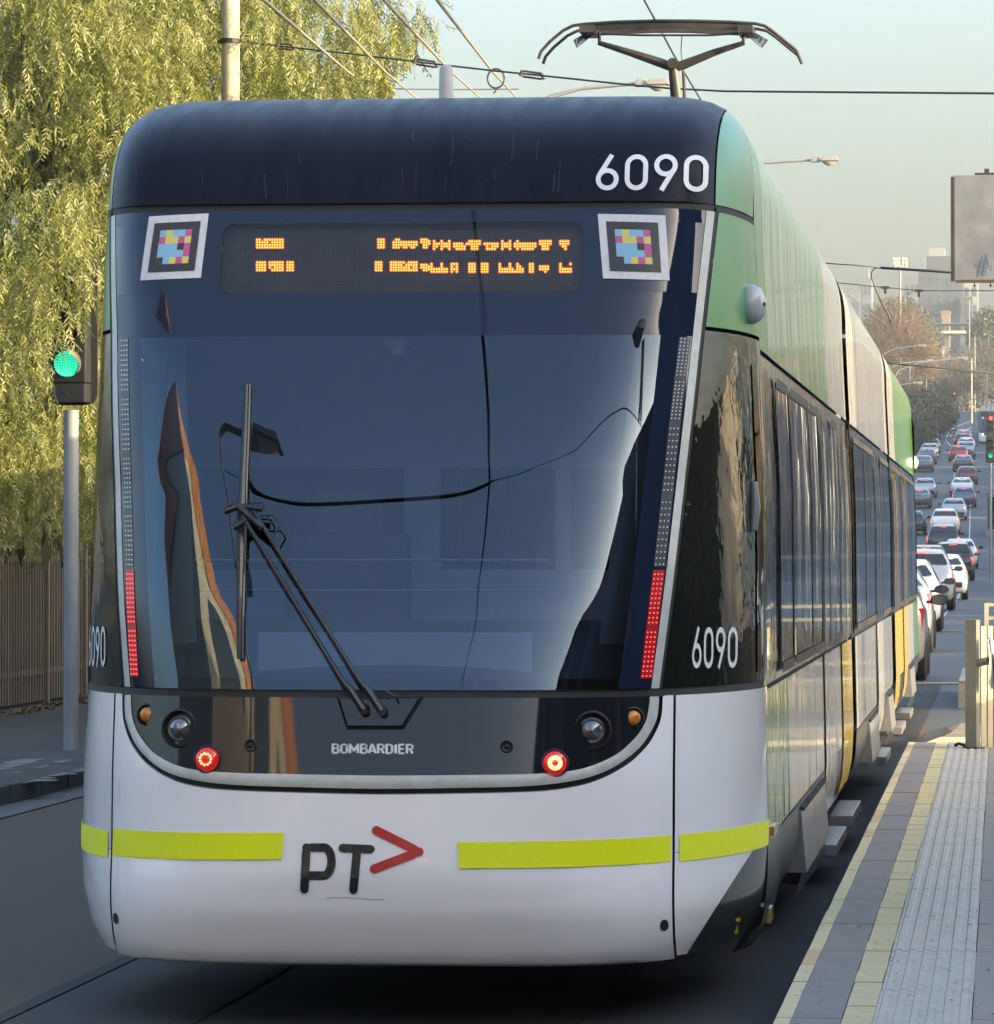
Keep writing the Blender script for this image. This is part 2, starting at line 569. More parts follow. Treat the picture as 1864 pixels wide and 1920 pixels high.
addpatch(dx1, inn, dz0, dz1, 24, 8)
addpatch(lambda z: -inn(z), inn, dz1, Z1, 40, 3)
wb.build('windscreen_border', mt['frit'], tram, smooth='all')
for sd in (1, -1):
    b = MB()
    b.grid(lambda u, v: (lambda z: fp(sd * (inn(z) + (LINE) * u), z, .003))(Z0 + (Z1 - Z0) * v), 2, 24)
    b.build('frame_line', mt['band'], tram, smooth='all')
    b = MB()
    b.grid(lambda u, v: (lambda z: fp(sd * (W(z) + .012 * u), z, -.004))(Z0 + (Z1 - Z0) * v), 1, 24)
    b.build('frame_seal', mt['black'], tram, smooth='all')
# joints across the front
for za, zb in ((HT - .002, Z0 + .002), (Z1 - .002, 2.972)):
    b = MB()
    b.grid(lambda u, v: (lambda z: (lambda x: (x, G(x, z) + .012, z))((2 * u - 1) * hwc(z) * .998))(za + (zb - za) * v), 60, 2)
    b.build('joint_seal', mt['black'], tram, smooth='all')

# ---- roof head panel above the windscreen
hxp = onfront(1343, 330)[0]
HXR = 1.125
b = MB()
def headfn(xa, xb):
    def fn(u, v):
        x = xa + (xb - xa) * u
        zt = ztop(x) - .001
        z = 2.972 + (zt - 2.972) * math.sin(v * math.pi / 2)
        return (x, G(x, z), z)
    return fn
b.grid(headfn(-HXR, HXR), 44, 22)
head = b.build('roof_head', mt['navy'], tram, smooth='all')
for sd in (1, -1):
    b = MB()
    def fn(u, v):
        x = 1.231 - (1.231 - HXR - .006) * (1 - u) ** 2
        zt = max(2.973, ztop(x) - .001)
        z = 2.972 + (zt - 2.972) * math.sin(v * math.pi / 2)
        return (sd * x, G(x, z), z)
    b.grid(fn, 18, 22)
    b.build('roof_corner', mt['green'], tram, smooth='all')

# ---- destination display
b = MB()
RC = .05
def rrect(x0, x1, z0, z1, r, k=6):
    pts = []
    for cx, cz, a0 in ((x1 - r, z1 - r, 0), (x0 + r, z1 - r, 90), (x0 + r, z0 + r, 180), (x1 - r, z0 + r, 270)):
        for i in range(k + 1):
            a = R(a0 + 90 * i / k)
            pts.append((cx + r * math.cos(a), cz + r * math.sin(a)))
    return pts
b.grid(lambda u, v: (lambda x, z: (x, G(x, z) + .045, z))(dx0 + (dx1 - dx0) * u, dz0 + (dz1 - dz0) * v), 20, 6)
disp = b.build('destination_display', mt['matrix'], tram, smooth='all')
patch('display_window', dx0, dx1, dz0, dz1, mt['dispglass'], disp, 30, 6)
# rounded corners of the printed opening
for (cx, cz, sx, sz) in ((dx0, dz0, 1, 1), (dx1, dz0, -1, 1), (dx1, dz1, -1, -1), (dx0, dz1, 1, -1)):
    b = MB()
    c = (cx + sx * RC, cz + sz * RC)
    arc = [(c[0] - sx * RC * math.cos(R(90 * i / 6)), c[1] - sz * RC * math.sin(R(90 * i / 6))) for i in range(7)]
    vs = [fp(cx, cz, .002)] + [fp(x, z, .002) for x, z in arc]
    b.add(vs, [(0, i, i + 1) for i in range(1, 7)])
    b.build('display_corner', mt['frit'], disp)

def ondisp(px, py):
    x, z = onfront(px, py)
    return x, z
def dot(b, x, z, y, r, k=6):
    vs = [(x + r * math.cos(2 * math.pi * i / k), y, z + r * math.sin(2 * math.pi * i / k)) for i in range(k)]
    b.add(vs, [tuple(range(k))])
PIT = 4.75
lit, unlit, glow = MB(), MB(), MB()
rowsU = [(446, 470)]
seg_up = [(478, 491, 'f'), (500, 509, 'f'), (514, 527, 'f'), (707, 718, 'f'), (734, 743, 'f'), (752, 779, 'w'), (788, 804, 'T'), (813, 841, 'n'), (848, 873, 'w'), (880, 899, 'T'), (906, 930, 'w'), (938, 966, 'n'), (973, 1003, 'w'), (1010, 1030, 'T'), (1050, 1062, 'T')]
seg_lo = [(478, 491, 'f'), (502, 511, 'f'), (516, 528, 'f'), (537, 547, 'f'), (702, 712, 'T'), (730, 738, 'f'), (746, 757, 'f'), (763, 776, 'f'), (786, 800, 'w'), (808, 837, 'u'), (844, 853, 'f'), (880, 889, 'f'), (902, 911, 'f'), (933, 962, 'u'), (969, 978, 'f'), (990, 999, 'f'), (1010, 1025, 'w'), (1048, 1072, 'u')]
litset = set()
x_off = 441
def cell(px): return int(round((px - x_off) / PIT))
for segs, r0 in ((seg_up, 4), (seg_lo, 13)):
    for p0, p1, kind in segs:
        c0, c1 = cell(p0), cell(p1)
        for c in range(c0, max(c1, c0 + 1) + 1):
            for r in range(4):
                k = c - c0
                on = True
                if kind == 'w':
                    on = (r in (1, 2)) if k in (0,) or c == c1 else (r != 0)
                elif kind == 'n':
                    on = r in (1, 2) or (k % 3 == 0)
                elif kind == 'T':
                    on = r in (0, 1) or (abs(c - (c0 + c1) / 2) < 1.2)
                elif kind == 'u':
                    on = r in (2, 3) or (k % 4 == 0)
                if on and rnd.random() > .05:
                    litset.add((c, r0 + r))
ncol, nrow = int((1068 - x_off) / PIT), 22
for c in range(ncol + 1):
    for r in range(nrow):
        px, py = x_off + c * PIT, 429 + r * 4.75
        x, z = onfront(px, py + (3 if px > 800 else 0))
        y = G(x, z) + .041
        if (c, r) in litset:
            dot(lit, x, z, y, .0029)
            dot(glow, x, z, y + .0015 + .00002 * (c % 7) + .0002 * (r % 3), .0068, 8)  # disc behind each lit LED imitates its halo
        else:
            dot(unlit, x, z, y, .0028, 4)
unlit.build('unlit_led', mt['unlitled'], disp, kind='stuff')
lit.build('lit_led', mt['ambered'], disp, kind='stuff')
glow.build('led_glow', mt['amberglow'], disp, kind='stuff')

# ---- things printed on the surface: strokes laid a few millimetres proud of it
def strokes(paths, width, mapfn, off, name, mat, parent, closed=False, **kw):
    b = MB()
    for pts in paths:
        P = [Vector((p[0], p[1])) for p in pts]
        # resample
        Q = [P[0]]
        for a, c in zip(P, P[1:]):
            k = max(1, int((c - a).length / (width * .6)))
            for i in range(1, k + 1):
                Q.append(a + (c - a) * i / k)
        L, Rr = [], []
        for i, p in enumerate(Q):
            t = (Q[min(i + 1, len(Q) - 1)] - Q[max(i - 1, 0)])
            if (Q[0] - Q[-1]).length < 1e-6 and i in (0, len(Q) - 1):
                t = Q[1] - Q[-2]
            t.normalize()
            nrm = Vector((-t.y, t.x)) * width / 2
            L.append(p + nrm)
            Rr.append(p - nrm)
        vs = [mapfn(q.x, q.y, off) for pair in zip(L, Rr) for q in pair]
        b.add(vs, [(2 * i, 2 * i + 1, 2 * i + 3, 2 * i + 2) for i in range(len(Q) - 1)])
        if kw.get('round_caps') and (Q[0] - Q[-1]).length > 1e-6:
            for e, nx_ in ((0, 1), (len(Q) - 1, len(Q) - 2)):
                t = (Q[e] - Q[nx_]).normalized()
                a0 = math.atan2(t.y, t.x)
                vs = [mapfn(Q[e].x, Q[e].y, off)]
                for i in range(9):
                    a = a0 - math.pi / 2 + math.pi * i / 8
                    vs.append(mapfn(Q[e].x + width / 2 * math.cos(a), Q[e].y + width / 2 * math.sin(a), off))
                b.add(vs, [(0, i, i + 1) for i in range(1, 9)])
        if kw.get('round_joins'):
            for p in P[1:-1]:
                vs = [mapfn(p.x, p.y, off)] + [mapfn(p.x + width / 2 * math.cos(2 * math.pi * i / 14), p.y + width / 2 * math.sin(2 * math.pi * i / 14), off) for i in range(14)]
                b.add(vs, [(0, i + 1, (i + 1) % 14 + 1) for i in range(14)])
    return b.build(name, mat, parent)

def arc(cx, cy, r, a0, a1, k=14, ry=None):
    ry = ry or r
    return [(cx + r * math.cos(R(a0 + (a1 - a0) * i / k)), cy + ry * math.sin(R(a0 + (a1 - a0) * i / k))) for i in range(k + 1)]
def digit(ch):
    w, s = .62, .13
    r = w / 2 - s / 2
    if ch == '0':
        p = arc(w / 2, 1 - w / 2, r, 0, 180) + arc(w / 2, w / 2, r, 180, 360)
        return [p + [p[0]]]
    if ch == '6':
        c = arc(w / 2, w / 2, r, 0, 360, 26)
        th = R(152)
        return [c, [(w / 2 + r * math.cos(th), w / 2 + r * math.sin(th)), (w / 2 + .11, 1.0)]]
    if ch == '9':
        return [[(w - x, 1 - y) for x, y in p] for p in digit('6')]

def word(text, mapuv, name, mat, parent, gap=.16):
    ps = []
    x = 0
    for ch in text:
        for p in digit(ch):
            ps.append([(x + a, c) for a, c in p])
        x += .62 + gap
    tot = x - gap
    return strokes(ps, .13, lambda a, c, off: mapuv(a / tot, c), 0, name, mat, parent)

def quadmap(p00, p10, p01, p11, off=.004):
    c00, c10, c01, c11 = (onfront(*p) for p in (p00, p10, p01, p11))
    def f(u, v):
        x = (c00[0] * (1 - u) + c10[0] * u) * (1 - v) + (c01[0] * (1 - u) + c11[0] * u) * v
        z = (c00[1] * (1 - u) + c10[1] * u) * (1 - v) + (c01[1] * (1 - u) + c11[1] * u) * v
        return fp(x, z, off)
    return f, (c00, c10, c01, c11)
f, _c = quadmap((1117, 357), (1328, 362), (1119, 291), (1330, 293), .004)
word('6090', f, 'fleet_number', mt['textwhite'], tram)
f, cc = quadmap((1298, 1253), (1383, 1252), (1299, 1176), (1384, 1175), .007)
word('6090', f, 'fleet_number', mt['textwhite'], tram)
def fleft(u, v):
    q = [(-a[0], a[1]) for a in (cc[1], cc[0], cc[3], cc[2])]
    x = (q[0][0] * (1 - u) + q[1][0] * u) * (1 - v) + (q[2][0] * (1 - u) + q[3][0] * u) * v
    z = (q[0][1] * (1 - u) + q[1][1] * u) * (1 - v) + (q[2][1] * (1 - u) + q[3][1] * u) * v
    return fp(x, z, .007)
word('6090', fleft, 'fleet_number', mt['textwhite'], tram)

# the PT arrow sign on the bumper, drawn in photo units
pm = lambda x, y, off: fp(*onfront(x, y), .004)
logo = bpy.data.objects.new('operator_logo', None)
COL.objects.link(logo)
logo.parent = tram
strokes([[(571, 1667), (575, 1589), (607, 1589)] + arc(607, 1615, 14.5, -90, 90, 12, 26.5)[0:0] + [(607, 1589)] + [(607 + 15 * math.sin(R(a)), 1615 - 26.5 * math.cos(R(a))) for a in range(0, 181, 15)] + [(576, 1641.5)]],
        16, pm, 0, 'logo_letter', mt['textdark'], logo, round_caps=True, round_joins=True)
strokes([[(643, 1590), (695, 1592)], [(670, 1592), (663, 1668)]], 16, pm, 0, 'logo_letter', mt['textdark'], logo, round_caps=True)
strokes([[(706, 1557), (786, 1597), (702, 1629)]], 17, pm, 0, 'logo_arrow', mt['textred'], logo, round_caps=True, round_joins=True)

# maker's name
LET = {'B': (.64, [[(.1, 0), (.1, 1), (.4, 1), (.52, .9), (.52, .65), (.4, .53), (.1, .53)], [(.4, .53), (.56, .42), (.56, .12), (.42, 0), (.1, 0)]]),
       'O': (.66, [[(.33, 1), (.5, .93), (.57, .8), (.57, .2), (.5, .07), (.33, 0), (.16, .07), (.1, .2), (.1, .8), (.16, .93), (.33, 1)]]),
       'M': (.86, [[(.1, 0), (.1, 1), (.43, .25), (.76, 1), (.76, 0)]]),
       'A': (.64, [[(.05, 0), (.28, 1), (.36, 1), (.59, 0)], [(.15, .27), (.49, .27)]]),
       'R': (.64, [[(.1, 0), (.1, 1), (.42, 1), (.55, .88), (.55, .6), (.42, .48), (.1, .48)], [(.36, .48), (.56, 0)]]),
       'D': (.66, [[(.1, 0), (.1, 1), (.38, 1), (.56, .8), (.56, .2), (.38, 0), (.1, 0)]]),
       'I': (.26, [[(.13, 0), (.13, 1)]]), 'E': (.58, [[(.5, 1), (.1, 1), (.1, 0), (.5, 0)], [(.1, .52), (.45, .52)]])}
ps, x = [], 0
for ch in 'BOMBARDIER':
    w_, pp_ = LET[ch]
    ps += [[(x + a_, c_) for a_, c_ in p] for p in pp_]
    x += w_ + .06
f, _c = quadmap((622, 1413), (777, 1414), (622, 1394), (777, 1395), .003)
strokes(ps, .21, lambda a_, c_, off: f(a_ / x, (c_ + .08) / 1.16), 0, 'maker_name', mt['textwhite'], tram, round_joins=True)

# reflective tape
def tape(p0, p1, p2, p3, k=40):
    f, _c = quadmap(p3, p2, p0, p1, .006)
    b = MB()
    b.grid(f, k, 2)
    return b.build('reflective_tape', mt['hivis'], tram, smooth='all')
tape((213, 1553), (533, 1561), (528, 1611), (211, 1604))
tape((858, 1579), (1259, 1566), (1259, 1615), (861, 1628))
xa = onfront(1275, 1563)[0]
z_a, z_b = onfront(1275, 1590)[1] - .048, onfront(1275, 1590)[1] + .048
for sd in (1, -1):
    b = MB()
    b.grid(lambda u, v: (lambda z: (lambda x: (sd * (x + .005 * u), G(x, z) - .006, z))(hwc(z) - (hwc(z) - xa) * (1 - u) ** 2.2))(z_a + (z_b - z_a) * v), 16, 2)
    b.build('reflective_tape', mt['hivis'], tram, smooth='all')

# colour-block stickers
CODE = ['BYBBM', 'MYYMY', 'BBBKM', 'BBBBM', 'KBYMY']
cm = {'B': M('sticker_blue', (.22, .45, .60), .5, var=.05), 'Y': M('sticker_yellow', (.62, .56, .12), .5, var=.05), 'M': M('sticker_magenta', (.48, .09, .23), .5, var=.05),
      'K': M('sticker_black', (.03, .03, .032), .45, var=.1), 'W': M('sticker_white', (.60, .61, .62), .5, var=.12, vscale=40, vstretch=(3, 1, .5))}
for cor in (((263, 526), (377, 521), (280, 406), (392, 400)), ((1131, 522), (1256, 526), (1121, 401), (1248, 404))):
    f, _c = quadmap(*cor, .004)
    b = MB(); b.grid(f, 12, 12)
    st = b.build('sticker', cm['W'], tram)
    f2, _c = quadmap(*cor, .0055)
    b = MB(); b.grid(lambda u, v: f2(.115 + .77 * u, .115 + .77 * v), 10, 10)
    b.build('sticker_field', cm['K'], st)
    f3, _c = quadmap(*cor, .007)
    for r, row in enumerate(CODE):
        for c, chx in enumerate(row):
            if chx == 'K':
                continue
            b = MB()
            u0, v0 = .235 + .53 * c / 5, .765 - .53 * (r + 1) / 5
            b.grid(lambda u, v: f3(u0 + .106 * u, v0 + .106 * v), 1, 1)
            b.build('colour_block', cm[chx], st)

# LED strips down both edges of the windscreen
def strip(pts, cols=3, rows=70, lit_from=.68):
    P = [onfront(*p) for p in pts]
    def mid(t):
        k = t * (len(P) - 1)
        i = min(int(k), len(P) - 2)
        a = k - i
        return P[i][0] * (1 - a) + P[i + 1][0] * a, P[i][1] * (1 - a) + P[i + 1][1] * a
    b = MB()
    b.grid(lambda u, v: (lambda q: fp(q[0] + (u - .5) * .038, q[1], .002))(mid(v * (lit_from - .01))), 1, 16)
    root = b.build('led_strip', mt['ledstrip'], tram)
    b = MB()
    b.grid(lambda u, v: (lambda q: fp(q[0] + (u - .5) * .038, q[1], .003))(mid(lit_from + (1 - lit_from) * v)), 1, 12)
    b.build('lit_strip', mt['redstrip'], root)
    wd, rd = MB(), MB()
    for i in range(rows):
        t = (i + .5) / rows
        q = mid(t)
        if i % 12 == 11:
            continue
        for c in range(cols):
            x, z = q[0] + (c - (cols - 1) / 2) * .0125, q[1]
            red = t > lit_from
            dot(rd if red else wd, x, z, G(x, z) - .0055, .0030 if red else .0032, 6)
    wd.build('white_led', mt['whiteled'], root, kind='stuff')
    rd.build('red_led', mt['redled'], root, kind='stuff')
strip([(233, 634), (237, 850), (243, 1060), (252, 1268)])
strip([(1285, 632), (1266, 790), (1237, 1060), (1212, 1272)])

# lamps in the hood
def lampat(px, py):
    x, z = onfront(px, py)
    p = Vector(fp(x, z, 0))
    e = .01
    nrm = Vector((-(G(x + e, z) - G(x - e, z)) / (2 * e), 1, -(G(x, z + e) - G(x, z - e)) / (2 * e))).normalized()
    return p, (-nrm + Vector((0, -1.2, 0))).normalized()
for px, py in ((275, 1340), (1188, 1346)):
    p, nv = lampat(px, py)
    b = MB(); b.lathe(p - nv * .012, nv, [(.0, .02), (.006, .031), (.020, .034), (.016, .040), (.004, .042)], 24)
    s = b.build('lamp_bezel', mt['black'], hood, smooth=True)
    b = MB(); b.lathe(p - nv * .006, nv, [(.0, .028), (.012, .026), (.018, .018), (.021, .008), (.0215, 0)], 20)
    b.build('indicator_lamp', mt['amber'], hood, smooth='all')
for px, py in ((338, 1366), (1110, 1370)):
    p, nv = lampat(px, py)
    b = MB(); b.lathe(p - nv * .02, nv, [(.0, .04), (.008, .050), (.024, .058), (.034, .064), (.030, .070), (.010, .073)], 32)
    b.build('lamp_bezel', mt['black'], hood, smooth=True)
    b = MB(); b.lathe(p - nv * .012, nv, [(.0, .047), (.018, .047), (.021, .044), (.018, .041)], 28)
    b.build('lamp_ring', mt['metal'], hood, smooth=True)
    b = MB(); b.lathe(p - nv * .010, nv, [(.0, .042), (.018, .040), (.030, .030), (.037, .016), (.039, 0)], 24)
    b.build('headlamp', mt['lens'], hood, smooth='all')
for i, (px, py) in enumerate(((390, 1424), (1040, 1431))):
    p, nv = lampat(px, py)
    b = MB(); b.lathe(p - nv * .01, nv, [(.0, .036), (.016, .045), (.024, .046), (.020, .050), (.004, .052)], 28)
    b.build('lamp_bezel', mt['dark_metal'], hood, smooth=True)
    b = MB(); b.lathe(p - nv * .004, nv, [(.0, .043), (.020, .042), (.028, .034), (.031, .018), (.032, 0)], 28)
    tl = b.build('tail_lamp', mt['redglass'], hood, smooth='all')
    b = MB()
    if i == 0:
        for k in range(11):
            a = 2 * math.pi * k / 11
            q = p + nv * .031 + Vector((math.cos(a) * .020, 0, math.sin(a) * .020))
            b.lathe(q, nv, [(0, .0045), (.002, .004), (.003, 0)], 7)
        b.build('lit_led', mt['hotred2'], tl)
    else:
        b.lathe(p + nv * .027, nv, [(.006, .011), (.008, .016), (.007, .023), (.004, .026)], 26)
        b.build('lit_ring', mt['hotred'], tl, smooth='all')
for px, py in ((470, 1398), (950, 1400)):
    p, nv = lampat(px, py)
    b = MB(); b.lathe(p - nv * .006, nv, [(.012, .0), (.010, .008), (.006, .012), (.009, .017), (.012, .020), (.010, .023), (.0, .024)], 20)
    b.build('reversing_sensor', mt['black'], hood, smooth=True)
# towing eyes in the bumper
for px, py in ((217, 1722), (1246, 1735)):
    x, z = onfront(px, py)
    b = MB()
    vs = [fp(x + .014 * math.cos(2 * math.pi * i / 16), z + .021 * math.sin(2 * math.pi * i / 16), .002) for i in range(16)]
    b.add(vs, [tuple(range(16))])
    b.build('towing_hole', mt['black'], tram)
# deep skirt behind each front corner, with a yellow jacking mark and a small lamp on the right one
for sd in (1, -1):
    b = MB()
    prof = [(1.300, .60), (1.298, .48), (1.290, .36), (1.270, .26), (1.235, .20), (1.16, .17)]
    k = len(prof) - 1
    def fn(u, v):
        i = min(int(v * k), k - 1); t = v * k - i
        x = prof[i][0] * (1 - t) + prof[i + 1][0] * t; z = prof[i][1] * (1 - t) + prof[i + 1][1] * t
        return (sd * x, start(.45) + .02 + 1.05 * u, z)
    b.grid(fn, 4, 10)
    b.build('side_skirt', mt['dkgrey'], tram, smooth='all')
b = MB()
pj = lambda x, y: fp(*onfront(x, y), .006)
b.add([pj(1380, 1722), pj(1389, 1720), pj(1388, 1728), pj(1381, 1728)], [(0, 1, 2, 3)])
b.build('jacking_mark', mt['yellow'], tram)
b = MB()
b.add([pj(1384, 1732), pj(1385, 1750), pj(1376, 1752)], [(0, 1, 2)])
b.build('jacking_mark', mt['yellow'], tram)
b = MB(); b.span((1.262, start(.3) + .5, .24), (1.284, start(.3) + .70, .30)); b.build('skirt_lamp', mt['oldlens'], tram, bevel=.005)

# scuffs on the bumper and dried rain streaks on the roof head
m_scuff = M('scuff_mark', (.40, .41, .42), .6, var=.3, vscale=60)
for k, pts in enumerate([[(612, 1684), (650, 1682), (690, 1686), (722, 1687)]]):
    strokes([pts], 1.3, lambda x, y, off: fp(*onfront(x, y), .0025), 0, 'scuff', m_scuff, tram)
m_streak = M('dried_rain_streak', (.013, .015, .021), .5, var=.3, vscale=30)
b = MB()
sr = random.Random(5)
for k in range(16):
    px, py = sr.uniform(250, 1100), sr.uniform(235, 330)
    L = sr.uniform(18, 70)
    pts = [(px + sr.uniform(-1.5, 1.5) - .12 * (px - 720) / 500 * L * t, py + L * t) for t in (0, .3, .6, 1)]
    pts = [(x, min(y, 372)) for x, y in pts]
    w = sr.uniform(.5, 1.1)
    for (x0, y0), (x1, y1) in zip(pts, pts[1:]):
        b.add([fp(*onfront(x0 - w, y0), .002), fp(*onfront(x0 + w, y0), .002), fp(*onfront(x1 + w, y1), .002), fp(*onfront(x1 - w, y1), .002)], [(0, 1, 2, 3)])
for k in range(40):
    px, py = sr.uniform(240, 1320), sr.uniform(225, 372)
    x, z = onfront(px, py)
    r = sr.uniform(.001, .0035)
    b.add([fp(x + r * math.cos(a * 1.257) * sr.uniform(.6, 1.3), z + r * math.sin(a * 1.257), .002) for a in range(5)], [(0, 1, 2, 3, 4)])
b.build('rain_streaks', m_streak, head, kind='stuff')

# ---- wiper
plate = path([(636, 1309), (789, 1308), (755, 1362), (652, 1362)])
b = MB()
vs = [fp(x, z, .004) for x, z in plate] + [fp(x, z, .018) for x, z in plate]
b.add(vs, [(4, 5, 6, 7), (0, 1, 5, 4), (1, 2, 6, 5), (2, 3, 7, 6), (3, 0, 4, 7)])
wiper = bpy.data.objects.new('wiper', None); COL.objects.link(wiper); wiper.parent = tram
b.build('wiper_plate', mt['hood'], wiper, bevel=.004)
b = MB()
out = [fp(*onfront(px, py), .008) for px, py in ((633, 1306), (651, 1365), (756, 1365), (792, 1306))]
b.tube(out, .004, 6)
b.build('plate_seal', mt['black'], wiper)
wm = M('wiper_black', (.012, .015, .02), .35, coat=.3, var=.2)
def wp(px, py, off): return Vector(fp(*onfront(px, py), off))
for (p0, p1) in (((685, 1330), (462, 968)), ((719, 1332), (480, 955))):
    b = MB()
    b.tube([wp(*p0, .05), wp(p0[0] * .82 + p1[0] * .18 - 4, p0[1] * .82 + p1[1] * .18, .075), wp(*p1, .085)], [.013, .010, .008], 8)
    b.tube([wp(*p0, .0), wp(*p0, .06)], [.022, .017], 12)
    k = [p0[i] * .88 + p1[i] * .12 for i in (0, 1)]
    b.tube([wp(*p0, .052), wp(*k, .068)], [.016, .013], 8)
    b.build('wiper_arm', wm, wiper, smooth=True)
b = MB()
b.tube([wp(428, 960, .085), wp(455, 950, .09), wp(500, 990, .085)], [.010, .016, .010], 8)
b.tube([wp(440, 947, .09), wp(500, 955, .09)], [.010, .012], 8)
b.tube([wp(445, 990, .08), wp(470, 975, .085)], [.012, .010], 8)
b.tube([wp(475, 945, .08), wp(500, 942, .09), wp(509, 960, .08), wp(508, 975, .07)], .0035, 6)
b.tube([wp(495, 968, .08), wp(520, 965, .085), wp(531, 985, .07), wp(512, 1015, .07)], .0035, 6)
b.build('wiper_head', wm, wiper, smooth=True)
b = MB()
bl = [(464, 722), (462, 800), (458, 900), (456, 960), (455, 1020), (453, 1100), (451, 1170), (450, 1235)]
b.tube([wp(x, y, .020 + .022 * math.sin(math.pi * i / 7)) for i, (x, y) in enumerate(bl)], [.008, .010, .013, .017, .016, .012, .010, .008], 8)
b.tube([wp(x + 5, y, .012) for x, y in bl], .006, 6)
b.build('wiper_blade', wm, wiper, smooth=True)
b = MB()
b.tube([wp(690, 1300, .03), wp(725, 1293, .05), wp(745, 1306, .04), wp(750, 1322, .01)], .0035, 6)
b.build('washer_hose', wm, wiper)

# ---- cab behind the glass
b = MB()
for sd in (-1, 1):   # pale corner pillars
    b.grid(lambda u, v: (lambda z: (sd * (W(z) - .135 - .115 * u), G(W(z) - .12, z) + .035 + .25 * u, z))(1.36 + 1.12 * v), 2, 10)
b.build('cab_pillar', mt['cabpale'], tram)
b = MB()
b.grid(lambda u, v: ((2 * u - 1) * .98, .42 + .75 * v + .15 * abs(2 * u - 1) ** 2, 1.235 + .20 * min(1, v * 2.2)), 20, 8)
b.span((-.95, .98, .45), (.95, 1.2, 1.30))
b.build('dashboard', mt['cabdark'], tram)
b = MB()
b.span((-.50, .50, 1.225), (.50, .54, 1.40))
b.build('dash_screen', mt['cab'], tram, bevel=.01)
b = MB()
b.span((-1.2, 2.05, .4), (1.2, 2.10, 1.62))
b.span((-1.2, 2.05, 2.02), (1.2, 2.10, 2.7))
for x0, x1 in ((-1.2, -.98), (-.16, -.02), (.44, .5), (1.02, 1.2)):
    b.span((x0, 2.05, 1.62), (x1, 2.10, 2.02))
b.build('cab_partition', mt['cab'], tram)
b = MB()
b.box((-.30, 1.45, 1.45), (.48, .12, .62)); b.box((-.30, 1.45, 1.83), (.28, .09, .2)); b.box((-.30, 1.3, 1.12), (.5, .45, .12))
b.build('driver_seat', mt['black'], tram, bevel=.03)
b = MB()
b.grid(lambda u, v: ((2 * u - 1) * .98, .95 + 1.10 * v, 2.56 + .04 * v), 6, 4)
b.build('cab_ceiling', mt['cab'], tram)
b = MB()
for z in (1.55, 1.66):
    b.tube([(-.75, .62, z), (.55, .62, z)], .006, 6)
b.build('cab_rail', mt['metal'], tram)
x, z = onfront(740, 636)
b = MB(); b.lathe((x, G(x, z) + .10, z + .01), (0, 0, -1), [(0, .05), (.03, .05), (.032, .034), (.05, .030), (.062, .018), (.066, 0)], 18)
b.build('cab_camera', mt['cabpale'], tram, smooth='all')
for pts in ([(313, 655), (300, 800), (283, 1148)], [(1193, 640), (1192, 800), (1190, 1140)]):
    b = MB()
    b.tube([(lambda q: (q[0], G(*q) + .03, q[1]))(onfront(*p)) for p in pts], .004, 6)
    b.build('blind_cord', mt['metal'], tram)
x, z = onfront(1200, 625)
b = MB(); b.tube([(x + .012, G(x, z) - .01, z + .045), (x + .004, G(x, z) - .035, z + .02), (x - .012, G(x, z) - .015, z - .05)], [.012, .016, .010], 8)
b.tube([(x + .016, G(x, z) - .012, z - .02), (x + .012, G(x, z - .3) - .012, z - .32)], .003, 6)
b.build('aerial_clip', mt['black'], tram, smooth=True)
# ---- sides, roof and running gear of the tram (both sides)
def S(y): return None if y is None else (y + 16.5) * 1.047 - 16.5
TL = S(33.4)
def s_end(z): return TL - start(z)
def side_strip(name, ya, yb, za, zb, mat, side=1, off=0.0, nz=8, ny=None, parent=None, **kw):
    b = MB()
    def fn(u, v):
        z = za + (zb - za) * v
        a = max(ya, start(z)) if ya is not None else start(z) + .02
        c = min(yb, s_end(z)) if yb is not None else s_end(z)
        return (side * (hwc(z) + off), a + (c - a) * u, z)
    ny = ny or max(2, int(((yb or TL) - (ya or 1)) / .5))
    b.grid(fn, ny, nz)
    return b.build(name, mat, parent or tram, smooth='all', **kw)

def shell_strip(name, ya, yb, za, xin, mat, side=1, ny=None, **kw):
    """upper side panel that curls over on to the roof as far as x = xin"""
    prof = [(hwc(z), z) for z in np.linspace(za, 2.97, 7)]
    k = 14
    for i in range(1, k + 1):
        a = math.pi / 2 * i / k
        x = 1.231 * (math.cos(a) ** .16)
        if x < xin:
            break
        prof.append((x, ztop(x)))
    prof.append((xin, ztop(xin)))
    b = MB()
    ny = ny or max(2, int(((yb or TL) - (ya or 1)) / .5))
    for (x, z) in prof:
        g = TL - G(x, z) - .0
        a = max(ya, G(x, z) + .0) if ya is not None else G(x, z)
        c = min(yb, g) if yb is not None else g
        for j in range(ny + 1):
            b.v.append((side * x, a + (c - a) * j / ny, z))
    for i in range(len(prof) - 1):
        for j in range(ny):
            q = i * (ny + 1) + j
            b.f.append((q, q + 1, q + ny + 2, q + ny + 1))
    return b.build(name, mat, tram, smooth='all', **kw)

